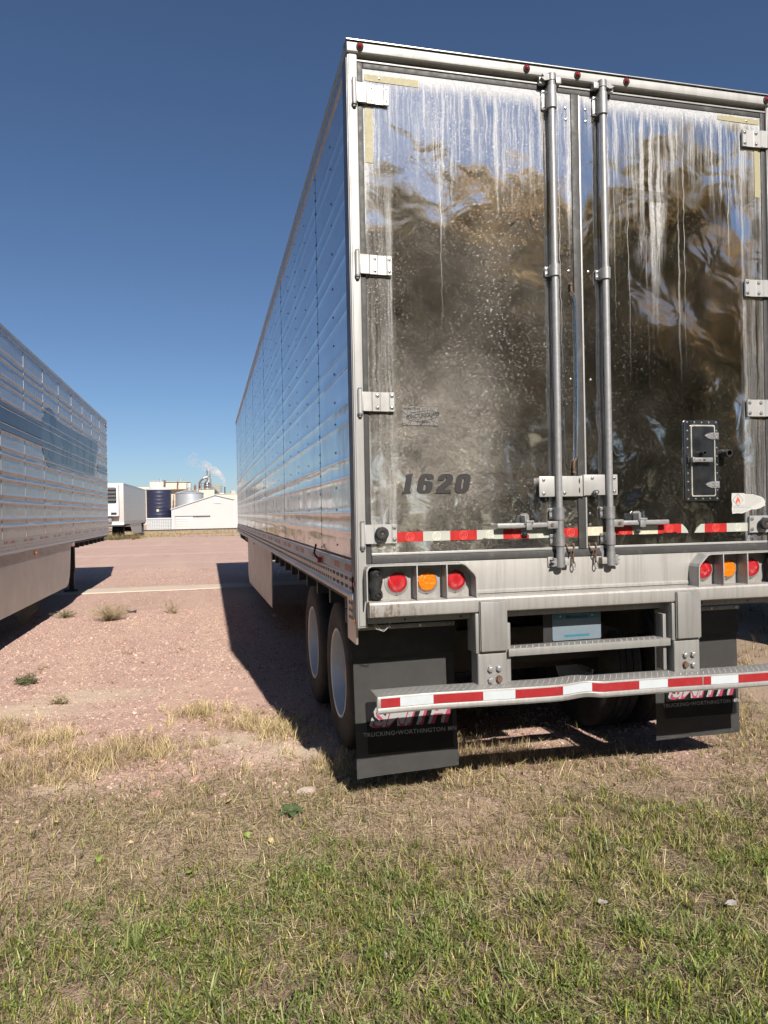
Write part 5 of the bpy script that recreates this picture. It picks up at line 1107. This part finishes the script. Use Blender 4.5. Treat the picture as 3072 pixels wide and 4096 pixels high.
def rock(x, y, sx, sy, sz, label, seed, mat='rock_pale'):
    rd = random.Random(seed); b_ = bmesh.new(); bmesh.ops.create_icosphere(b_, subdivisions=2, radius=1)
    for v in b_.verts:
        k = 1 + .22 * math.sin(v.co.x * 3 + seed) * math.cos(v.co.y * 4 + seed) + rd.uniform(-.06, .06); v.co = Vector((v.co.x * sx * k, v.co.y * sy * k, v.co.z * sz * k))
    me = bpy.data.meshes.new('stone'); b_.to_mesh(me); b_.free(); me.materials.append(M[mat]); return tag(add('stone', me, None, on_ground(x, y, sz * .45), (0, 0, rd.uniform(0, 3))), label, 'stone', 'stones lying in the grass')
simple('rock_pink', (.40, .25, .23), .85, 0, .2, 20, .4, 60)
rock(-.228, .51, .058, .045, .028, 'flat pale stone in the grass below the left mud flap', 1)
rock(-.70, .62, .03, .025, .018, 'pink stone beside a yellow leaf left of the flat pale stone', 2, 'rock_pink')
rock(-1.15, .44, .025, .02, .014, 'small pinkish stone amid dry grass at left', 3, 'rock_pink'); rock(1.10, -.66, .030, .022, .016, 'pinkish stone in the green grass at right', 4, 'rock_pink'); rock(-.14, -1.16, .038, .028, .022, 'tan stone low in the middle foreground', 5)
def leaf(x, y, s_, mat, label, seed, dz=.03):
    rd = random.Random(seed); bb = B(); n = 11; L = []
    for k in range(n):
        t = k / (n - 1); wd_ = s_ * .42 * math.sin(math.pi * t ** .8) * (1 + .25 * math.sin(k * 2.3 + seed)); L.append((s_ * (t - .5), wd_, .25 * s_ * math.sin(t * 3 + seed)))
    g = [[bb.b.verts.new((a, w_ * q, z_ + abs(q) * .35 * w_ * (1 + .3 * math.sin(seed)))) for q in (-1, -.5, 0, .5, 1)] for a, w_, z_ in L]
    for r0, r1 in zip(g, g[1:]):
        for i in range(4):
            try: bb.b.faces.new((r0[i], r0[i + 1], r1[i + 1], r1[i]))
            except ValueError: pass
    bb.tube([(s_ * .5, 0, L[-1][2]), (s_ * .75, .01 * s_, L[-1][2] + .2 * s_)], .0012, 4)
    bmesh.ops.remove_doubles(bb.b, verts=bb.b.verts[:], dist=1e-5)
    return tag(bb.obj('fallen_leaf', mat, None, on_ground(x, y, dz)), label, 'leaf', 'fallen leaves')
for i, (x, y, s_, m, lb) in enumerate([(-1.563, .41, .050, 'leaf_yellow', 'pale yellow fallen leaf in dry grass at far left'), (-.675, .44, .06, 'leaf_yellow', 'crumpled yellow leaf left of the flat pale stone'), (-.875, -.33, .055, 'leaf_green', 'bright lime green leaf standing in the turf'), (-.528, -.47, .045, 'leaf_tan', 'curled tan leaf right of the lime green leaf'), (-.489, -.116, .045, 'leaf_yellow', 'small straw yellow leaf above the curled tan leaf'), (-1.291, -.10, .055, 'leaf_green', 'olive green leaf with a dark shadow at left'), (1.502, .05, .06, 'leaf_tan', 'tan leaf in dry grass under the bumper right end'), (-.60, -.05, .05, 'leaf_green', 'yellow-green leaf left of the small straw leaf'), (-1.16, .05, .04, 'leaf_tan', 'brown curled leaf near the olive leaf')]):
    o = leaf(x, y, s_ * .72, M[m].name, lb, i + 1); o.rotation_euler = (random.uniform(-.5, .5), random.uniform(-.5, .5), random.uniform(0, 6))
def bit(x, y, s_, label, seed, mat='paper_bit', nm='paper_scrap', cat='litter', z=.035, grp='litter in the grass'):
    rd = random.Random(seed); bb = B(); n = 7; pts = [(s_ * rd.uniform(.6, 1) * math.cos(2 * math.pi * k / n), s_ * rd.uniform(.3, .7) * math.sin(2 * math.pi * k / n), rd.uniform(0, .4) * s_) for k in range(n)]
    c = (0, 0, .2 * s_)
    for k in range(n): bb.face([c, pts[k], pts[(k + 1) % n]])
    bmesh.ops.remove_doubles(bb.b, verts=bb.b.verts[:], dist=1e-6); bmesh.ops.solidify(bb.b, geom=bb.b.faces[:], thickness=.002)
    return tag(bb.obj(nm, mat, None, on_ground(x, y, z), smooth=False), label, cat, grp)
bit(-1.445, .686, .024, 'white scrap in dry grass at left', 1); bit(1.897, -.433, .009, 'white scrap in the grass at the right edge', 2); bit(1.075, -.61, .009, 'white scrap beside the pinkish stone at right', 3)
bit(.766, -1.08, .03, 'white torn strip in the middle of the green grass', 4); bit(1.254, -1.224, .03, 'pale shred near the right edge of the turf', 5)
d = B(); d.prism([(-.07, 0), (.07, 0), (.085, .05), (.05, .04), (.0, .025), (-.05, .045), (-.08, .055)], -.03, .03, 'y'); tag(d.obj('rubber_scrap', 'debris_dark', None, on_ground(-2.05, 9.25, -.004)), 'black curled scrap beside the bushy weed', 'litter', 'litter in the grass')
bb = B()   # dock plant with broad leaves
DK = empty('broadleaf_plant', on_ground(-.348, .23), 'dark green broad-leaved plant in dry grass right of centre', 'plant')
for k in range(7):
    a = k * .9 + .2; l = .075 + .03 * (k % 3) / 2; rows = []
    for j in range(6):
        t = j / 5; w_ = .022 * math.sin(math.pi * min(1, t * .9 + .08)); c = Vector((math.cos(a) * l * t, math.sin(a) * l * t, .02 + .055 * t - .05 * t * t)); s_ = Vector((-math.sin(a), math.cos(a), 0)) * w_
        rows.append((c - s_, c - Vector((0, 0, .004)), c + s_))
    lv = B().loft([list(r) for r in rows], cap=False, loop=False); lv.obj('leaf', 'leaf_dark', DK)

# ------------------------------------------------------------------ yard edge: shed, tank, bin, plant
CX, CY, CZ = -.757, -3.764, 1.639
def far(sx, sz, d): return (CX + sx * d, CY + d, CZ + sz * d)
zg = lambda d: float(ground_z(np.array(0.), np.array(CY + d)))
RT = empty('railway_track', (-10, 128, zg(132)), 'dark railway track running along the foot of the white shed', 'railway track')
for y in (0, 1.45):
    B().prism([(-.07, .0), (.07, .0), (.07, .03), (.02, .05), (.02, .14), (.04, .15), (.04, .19), (-.04, .19), (-.04, .15), (-.02, .14), (-.02, .05), (-.07, .03)], -60, 70, 'x').obj('rail', 'rail_steel', RT, loc=(0, y, .06))
sl = B().box(-.12, .12, -.6, 2.05, -.06, .06, .01).mesh('sleeper', 'rust_brown')
for k in range(150): add('sleeper', sl, RT, (-45 + k * .6, 0, 0))
# shed
D = 150.; SX0, _, SZ0 = far(-.0466, -.0197, D); SY = CY + D; xl, xr, xp = SX0, CX + .0335 * D, CX + .0089 * D; ze, zp, zr = CZ + .0077 * D, CZ + .0253 * D, CZ + .0192 * D
SH = empty('metal_shed', (xl, SY, SZ0), 'long white ribbed metal shed with a sliding door', 'shed'); O = Vector((xl, SY, SZ0))
def roofz(x): return ze + (zp - ze) * (x - xl) / (xp - xl) if x < xp else zp + (zr - zp) * (x - xp) / (xr - xp)
npn = 24; pw = (xr - xl) / npn
for k in range(npn):
    a, b_ = xl + k * pw, xl + (k + 1) * pw; bb = B()
    for q0, q1, y in ((a + .002, b_ - .09, 0), (b_ - .085, b_ - .002, -.10)):
        bb.prism([(q0 - O.x, 0), (q1 - O.x, 0), (q1 - O.x, roofz(q1) - O.z - .02), (q0 - O.x, roofz(q0) - O.z - .02)], y, .10, 'y')
    bb.obj('wall_panel', 'shed_white', SH, smooth=False)
dp = 16
bb = B(); bb.prism([(xl - .25 - O.x, ze - .10 - O.z), (xp - O.x, zp - O.z), (xr + .2 - O.x, zr - .05 - O.z), (xr + .2 - O.x, zr + .10 - O.z), (xp - O.x, zp + .16 - O.z), (xl - .25 - O.x, ze + .06 - O.z)], -.25, dp, 'y'); bb.obj('roof', 'shed_trim', SH, smooth=False)
bb = B(); bb.box(-.0, .1, .1, dp - .1, 0, ze - O.z - .1); bb.box(xr - O.x - .1, xr - O.x, .1, dp - .1, 0, zr - O.z - .1); bb.obj('side_wall', 'shed_white', SH, smooth=False)
bb = B(); bb.box(xr - O.x, CX + .0385 * D - O.x, .3, dp - .5, 0, zr - O.z - .35); bb.obj('lean_to', 'shed_white', SH, smooth=False)
dx0, dx1, dzt = CX - .0422 * D - O.x, CX - .0198 * D - O.x, CZ - .0024 * D - O.z
bb = B(); bb.box(dx0, dx1, -.20, -.12, .05, dzt, .02); SD = bb.obj('sliding_door', 'shed_white', SH)
for k in range(5): B().box(dx0 + .05, dx1 - .9, -.235, -.201, .15 + k * (dzt - .2) / 5, .05 + (k + .92) * (dzt - .2) / 5, .01).obj('door_board', 'shed_white', SD)
B().box(dx1 - .85, dx1 - .78, -.24, -.201, .1, dzt - .1).obj('door_post', 'shed_trim', SD)
B().box(dx0 - .1, CX + .0023 * D - O.x, -.26, -.06, dzt + .01, dzt + .12).obj('door_track', 'factory_dark', SH)
B().box(dx0 - .12, dx0 - .03, -.20, -.06, 0, dzt).obj('door_jamb', 'shed_trim', SH)
B().box(CX + .008 * D - O.x, CX + .0159 * D - O.x, -.14, -.07, CZ + .0144 * D - O.z, CZ + .0217 * D - O.z, .03).obj('gable_hatch', 'tank_white', SH)
B().box(xl - O.x, xr - O.x, -.14, -.06, .0, .12).obj('base_strip', 'factory_dark', SH)
for x in (xl, xr): B().box(x - O.x - .10, x - O.x + .10, -.12, -.055, .12, roofz(min(max(x, xl + .01), xr - .01)) - O.z - .2).obj('corner_trim', 'shed_trim', SH)
# blue tank on its block wall
D = 156.; tx, _, tb = far(-.0627, -.0041, D); tr = .0154 * D; tz1 = CZ + .0334 * D; tap = CZ + .0388 * D
TK = empty('storage_tank', (tx, CY + D, zg(D)), 'dark blue upright storage tank with white conical roof', 'tank'); g0 = zg(D)
bb = B(); prof = []
for k in range(9): z = tb - g0 + (tz1 - tb) * k / 8; prof += [(z, tr), (z + .03, tr + .012), (z + .06, tr)]
bb.lathe([(0.0, tr * .98), (tb - g0, tr * .98)] + prof[:-2], axis='z', n=56); bb.obj('shell', 'tank_blue', TK)
bb = B(); bb.lathe([(tz1 - g0 - .05, tr + .10), (tz1 - g0 + .10, tr + .12), (tap - g0 - .2, tr * .35), (tap - g0, tr * .22), (tap - g0 + .25, tr * .2), (tap - g0 + .3, 0)], axis='z', n=56); bb.obj('roof', 'tank_white', TK, ang=20)
B().box(-.35, .12, -tr - .05, -tr + .3, 2.35 - g0, 2.85 - g0, .03).obj('sign', 'tape_cream', TK)
D = 151.; WL = empty('block_wall', (CX - .0785 * D, CY + D, zg(D)), 'pale pierced block wall at the foot of the blue tank', 'wall'); ww = .0785 * D - .0473 * D; wh = tb - .1 - zg(D)
B().box(0, ww, .18, .5, 0, wh).obj('back_wall', 'cage_grey', WL); B().box(-.05, ww + .05, -.08, .5, wh + .002, wh + .22).obj('coping', 'cage_white', WL)
bb = B(); nn = 11
blk = None
for i in range(nn):
    for j in range(4):
        if blk is None:
            w_, h_ = ww / nn, wh / 4; q = B(); q.loft([[(.03, 0, .03), (w_ - .03, 0, .03), (w_ - .03, 0, h_ - .03), (.03, 0, h_ - .03)], [(.03, -.0, .03), (w_ - .03, -.0, .03), (w_ - .03, -.0, h_ - .03), (.03, -.0, h_ - .03)]], cap=False) if 0 else None
            for a in ((0.01, w_ - .01, 0.01, .09), (.01, w_ - .01, h_ - .09, h_ - .01), (.01, .09, .09, h_ - .09), (w_ - .09, w_ - .01, .09, h_ - .09)): q.box(a[0], a[1], 0, .18, a[2], a[3])
            q.cyl((w_ / 2, .02, h_ / 2), (w_ / 2, .18, h_ / 2), .09, n=10); blk = q.mesh('block', 'cage_white')
        add('block', blk, WL, (i * w_, 0, j * h_))
# grain bin
D = 168.; bx, _, _ = far(-.0239, 0, D); br = .0178 * D; z1 = CZ + .0282 * D - zg(D); za = CZ + .0331 * D - zg(D)
GB = empty('grain_bin', (bx, CY + D, zg(D)), 'round corrugated steel grain bin behind the shed', 'grain bin'); prof = []
for k in range(int(z1 / .22)): z = k * .22; prof += [(z, br), (z + .11, br + .04)]
B().lathe(prof + [(z1, br)], axis='z', n=56).obj('shell', 'bin_steel', GB, ang=60)
bb = B(); bb.lathe([(z1 - .06, br + .14), (z1 + .06, br + .14), (za, br * .18)], axis='z', n=28); bb.lathe([(za, br * .18), (za + .35, br * .18), (za + .5, 0)], axis='z', n=20); GR = bb.obj('roof', 'bin_steel', GB, ang=10)
for k in range(28): t = 2 * math.pi * k / 28; B().tube([((br + .1) * math.cos(t), (br + .1) * math.sin(t), z1 + .08), (br * .19 * math.cos(t), br * .19 * math.sin(t), za + .02)], .035, 4).obj('roof_rib', 'bin_steel', GR)
# processing plant behind
D = 262.; gz = zg(D)
def blk3(root, nm, mat, x0, x1, z1, dd, dep=14, z0=None, bev=.0):
    a, b_ = CX + x0 * dd, CX + x1 * dd; lo = gz if z0 is None else CZ + z0 * dd; o = root.location
    return B().box(a - o.x, b_ - o.x, CY + dd - o.y, CY + dd + dep - o.y, lo - o.z, CZ + z1 * dd - o.z, bev).obj(nm, mat, root, smooth=False)
def post(root, nm, mat, x, z0, z1, r, dd, r2=None, n=14): o = root.location; return B().cyl((CX + x * dd - o.x, CY + dd - o.y, CZ + z0 * dd - o.z), (CX + x * dd - o.x, CY + dd - o.y, CZ + z1 * dd - o.z), r * dd, None if r2 is None else r2 * dd, n).obj(nm, mat, root)
F1 = empty('factory_building', (CX - .045 * D, CY + D, gz), 'wide cream factory block with roof vents behind the blue tank', 'building', 'factory buildings')
F1['label'] = 'wide cream factory block with roof vents behind the blue tank'
blk3(F1, 'wall', 'factory_cream2', -.090, -.0125, .0338, D); blk3(F1, 'upper_storey', 'factory_white', -.0737, -.0560, .0434, D - 1, 12, .0339); blk3(F1, 'upper_storey', 'factory_cream', -.0555, -.0275, .0424, D - 2, 12, .0339); blk3(F1, 'upper_storey', 'factory_white', -.0270, -.0222, .0422, D, 10, .0339)
blk3(F1, 'parapet', 'factory_white', -.0740, -.0225, .0439, D, 9, .0435); blk3(F1, 'parapet', 'factory_cream', -.0905, -.0735, .0372, D + 3, 9, .0339)
for x, z0, z1, r in ((-.0551, .0390, .0458, .0014), (-.0386, .0392, .0440, .0011)): post(F1, 'rusty_stack', 'rust_brown', x, z0, z1, r, D - 3.4)
for x, z0, z1, r in ((-.0597, .0434, .0478, .0021), (-.0349, .0424, .0478, .0017), (-.0637, .0434, .0458, .0018)):
    o = post(F1, 'roof_vent', 'cage_grey', x, z0, z1, r, D + 2); 
for k in range(5): blk3(F1, 'louvre', 'factory_grey', -.0277, -.0247, .0362 + k * .0013, D - 2.4, .3, .0355 + k * .0013)
for x in (-.0505, -.0462, -.0425, -.0330, -.0300): blk3(F1, 'panel_joint', 'factory_cream2', x, x + .0003, .0420, D - 2.1, .2, .0342)
for x in (-.0420, -.0400, -.0375, -.0445, -.0455): blk3(F1, 'pipe_run', 'rust_brown', x, x + .0008, .0225 + .004 * math.sin(x * 9e3), D - 3, 1, .005)
for x0, x1, z in ((-.0737, -.0655, .0462), (-.0665, -.0600, .0455)):
    o = F1.location; bb = B()
    for k in range(6): x = CX + (x0 + (x1 - x0) * k / 5) * D - o.x; bb.box(x - .05, x + .05, -.05, .05, CZ + .0437 * D - o.z, CZ + z * D - o.z)
    bb.box(CX + x0 * D - o.x, CX + x1 * D - o.x, -.06, .06, CZ + z * D - o.z - .1, CZ + z * D - o.z); bb.obj('guard_rail', 'cage_grey', F1)
F2 = empty('boiler_house', (CX - .003 * D, CY + D - 4, gz), 'cream boiler house carrying a tall steel flue with a bent duct', 'building', 'factory buildings'); d2 = D - 4
blk3(F2, 'wall', 'factory_cream', -.0125, .0082, .0336, d2); blk3(F2, 'parapet', 'factory_white', -.0128, .0085, .0341, d2 - .3, 12, .0337)
post(F2, 'flue', 'stainless_far', .0010, .0466, .0603, .0026, d2 + 3, n=20); post(F2, 'flue_base', 'stainless_far', .0010, .0342, .0465, .0031, d2 + 3, .0026, 20)
for z in (.0498, .0560): post(F2, 'flue_band', 'galvanised_dull', .0010, z, z + .0006, .0028, d2 + 3, n=20)
o = F2.location; B().lathe([(0, 1.1), (1.6, 1.15), (2.3, .8), (2.6, 0)], (CX - .0010 * d2 - o.x, 1.2, CZ + .0341 * d2 - o.z), 'z', 20).obj('separator', 'stainless_far', F2)
def pt(sx, sz): return (CX + sx * d2 - o.x, 1.5, CZ + sz * d2 - o.z)
B().tube([pt(-.0108, .0342), pt(-.0108, .0420), pt(-.0096, .0448), pt(-.0055, .0478), pt(-.0018, .0492), pt(.0, .0490)], .30, 10).obj('bent_duct', 'rust_brown', F2)
B().tube([pt(-.0062, .0482), pt(-.0030, .0500), pt(-.0005, .0498)], .55, 10).obj('duct_cowl', 'stainless_far', F2)
for x, z0, z1 in ((-.0122, .032, .0425), (-.0085, .034, .0438), (-.0040, .034, .0450), (.0038, .034, .0470)): blk3(F2, 'steel_post', 'rust_brown', x, x + .0007, z1, d2 - .6, .3, z0)
for z in (.0375, .0410, .0440, .0468): blk3(F2, 'gangway', 'rust_brown', -.0122 if z < .044 else -.004, .0044, z + .0004, d2 - .5, .6, z)
for k in range(5): blk3(F2, 'wall_joint', 'factory_cream2', -.0095 + k * .0038, -.0091 + k * .0038, .0334, d2 - .15, .3, .005)
blk3(F2, 'roof_clutter', 'rust_brown', -.0183, -.0150, .0385, d2 - 1, 2, .030); blk3(F2, 'roof_clutter', 'rust_brown', -.0168, -.0160, .0403, d2 - 1, 1, .0385)
F3 = empty('cooling_tower', (CX + .011 * D, CY + D + 6, gz), 'square grey cooling tower right of the steel flue', 'tower', 'factory buildings'); d3 = D + 6
blk3(F3, 'casing', 'factory_grey', .0049, .0170, .0407, d3, 8)
for k in range(4): blk3(F3, 'louvre', 'cage_grey', .0166, .0190, .0383 - k * .0024, d3 - .5, 5, .0373 - k * .0024)
F4 = empty('warehouse', (CX + .025 * D, CY + D - 8, gz), 'low cream warehouse behind the shed roof', 'building', 'factory buildings'); d4 = D - 8
blk3(F4, 'wall', 'factory_cream', .0095, .060, .0266, d4, 14); blk3(F4, 'parapet', 'factory_white', .0093, .060, .0272, d4 - .2, 12, .0267); blk3(F4, 'roof_unit', 'factory_cream2', .0300, .0355, .0312, d4 + 2, 6, .0272); blk3(F4, 'roof_unit', 'factory_white', .0160, .0200, .0285, d4 + 2, 4, .0272)
for k in range(7): blk3(F4, 'wall_joint', 'factory_cream2', .0125 + k * .0038, .0129 + k * .0038, .0264, d4 - .12, .3, .012)
CH = empty('chimney', (CX + .0223 * d4, CY + d4 + 5, gz), 'thin dark chimney with a white steam plume', 'chimney'); post(CH, 'pipe', 'rail_steel', .0223 * d4 / (d4 + 5), .0, .0366 * d4 / (d4 + 5), .0007, d4 + 5, n=10); post(CH, 'cap', 'rail_steel', .0223 * d4 / (d4 + 5), .0355, .0362, .0011, d4 + 5, n=10)
# steam drifting left from the chimney
def plume():
    g = N('steam'); v = g.obj(); n1 = g.noise(v, .32, 6, .65, .6)
    a = g.n('ShaderNodeAttribute', attribute_name='fade')
    x, y, z = g.sep(v); age = g.lin(x, 0, -13, 0, 1)
    thr = g.math('MULTIPLY_ADD', age, .16, .34)
    dn = g.math('MULTIPLY', g.sstep(g.math('SUBTRACT', n1, thr), 0, .30), g.math('MULTIPLY_ADD', g.math('SQRT', age), -.92, .95, clamp=True))
    p = g.n('ShaderNodeVolumePrincipled'); p.inputs['Color'].default_value = (.95, .95, .95, 1); g.put(p.inputs['Density'], g.math('MULTIPLY', dn, 2.0)); p.inputs['Anisotropy'].default_value = .2
    M['steam'] = g.end(p.outputs[0], True)
plume()
dd = d4 + 5; top = Vector((CX + .0223 * d4, CY + dd, CZ + .0366 * d4)); P0 = [(0, 0, 0), (-.05, 0, 1.0), (-.25, 0, 2.2), (-.9, 0, 3.4), (-1.9, 0, 4.6), (-3.2, 0, 5.6), (-4.8, 0, 6.5), (-6.6, 0, 7.3), (-8.6, 0, 8.2), (-10.6, 0, 9.3), (-13, 0, 10.4)]
SM = B().tube(P0, [.22, .35, .55, .85, 1.15, 1.35, 1.6, 2.0, 2.5, 2.9, 2.6], 14).obj('steam_plume', 'steam', None, loc=top); tag(SM, 'white steam drifting left from the thin chimney', 'steam', kind='stuff')

# ------------------------------------------------------------------ trees across the road behind the viewer, mirrored in the doors
LEAFP = [(.24, .21, .06), (.40, .28, .08), (.52, .33, .09), (.15, .15, .05), (.56, .37, .11), (.34, .21, .07)]
def tree_meshes(seed, h, r, nleaf, base):
    rd = random.Random(seed); rs = np.random.default_rng(seed); bb = B(); tips = []
    top = h * .82; pts = [(rd.uniform(-.15, .15) * k, rd.uniform(-.15, .15) * k, top * k / 6 - (.2 if k == 0 else 0)) for k in range(7)]
    bb.tube(pts, [.26 * (1 - k / 7.5) * h / 12 for k in range(7)], 9)
    for k in range(17):
        t = rd.uniform(base, .95); i = min(5, int(t * 6)); f = t * 6 - i; p = Vector(pts[i]).lerp(Vector(pts[i + 1]), f); a = k * 2.4 + rd.uniform(-.4, .4); l = r * rd.uniform(.55, 1.0) * (1.15 - .7 * abs(t - .5)); up = rd.uniform(.25, .8)
        q = [p]
        for j in range(4): p = p + Vector((math.cos(a), math.sin(a), up * (1 - .1 * j))) * l / 4 + Vector((rd.uniform(-1, 1), rd.uniform(-1, 1), rd.uniform(-1, 1))) * .12; q.append(p); tips.append(p)
        bb.tube(q, [.085, .065, .045, .03, .015], 6)
    tips.append(Vector(pts[-1])); C = np.array([list(t) for t in tips]); nb = len(C)
    i = rs.integers(0, nb, nleaf); sp = rs.uniform(.35, .95, nb)[i] * r / 3.2; P = C[i] + rs.normal(0, 1, (nleaf, 3)) * sp[:, None] * np.array([1, 1, .8])
    s_ = rs.uniform(.07, .14, nleaf)[:, None] * 1.2; u = rs.normal(0, 1, (nleaf, 3)); u /= np.linalg.norm(u, axis=1, keepdims=True); w = np.cross(u, rs.normal(0, 1, (nleaf, 3))); w /= np.linalg.norm(w, axis=1, keepdims=True)
    V = np.stack([P - u * s_, P + w * s_ * .55, P + u * s_, P - w * s_ * .55], 1).reshape(-1, 3); col = np.array(LEAFP)[rs.integers(0, 6, nb)][i] * rs.uniform(.7, 1.3, (nleaf, 1))
    return bb.mesh('trunk', 'bark'), np_mesh('crown', V, np.arange(nleaf * 4), np.full(nleaf, 4), 'leaf', np.repeat(col, 4, 0), smooth=False)
TM = [tree_meshes(31, 12.0, 3.4, 12500, .30), tree_meshes(32, 11.0, 3.6, 12500, .26), tree_meshes(33, 13.0, 3.2, 12500, .30)]
BM = tree_meshes(34, 4.2, 2.4, 9000, .05)
for i, (x, y, s_, v) in enumerate([(3.8, -29.0, 1.02, 0), (7.6, -28.5, 1.0, 1), (10.8, -27.5, 1.0, 2), (13.6, -24, .90, 0), (17.0, -26.5, 1.0, 1), (20.5, -24.5, .92, 2), (24.5, -26, 1.0, 0), (5.5, -31, 1.1, 2), (12, -31.5, 1.15, 1), (19, -32, 1.1, 0), (-1.5, -29, 1.0, 1), (-7, -27, 1.0, 2)]):
    t = empty('autumn_tree', (x, y, -.05), 'autumn tree across the road, seen only mirrored in the trailer doors', 'tree', 'trees mirrored in the doors', i * 1.3); t.location.y -= 3.0; t.scale = (s_ * 1.2, s_ * 1.2, s_ * (1.55, 1.7, 1.50, 1.6)[i % 4])
    add('trunk', TM[v][0], t); add('crown', TM[v][1], t)
for i in range(11):
    if i in (2, 4): continue
    t = empty('shrub', (1.0 + i * 2.5, -22.2 - (i % 3) * .8, -.05), 'leafy shrub under the trees, seen only mirrored in the doors', 'shrub', 'shrubs mirrored in the doors', i * 2.1); t.scale = (1, 1, .9 + .12 * (i % 3))
    add('trunk', BM[0], t); add('crown', BM[1], t)
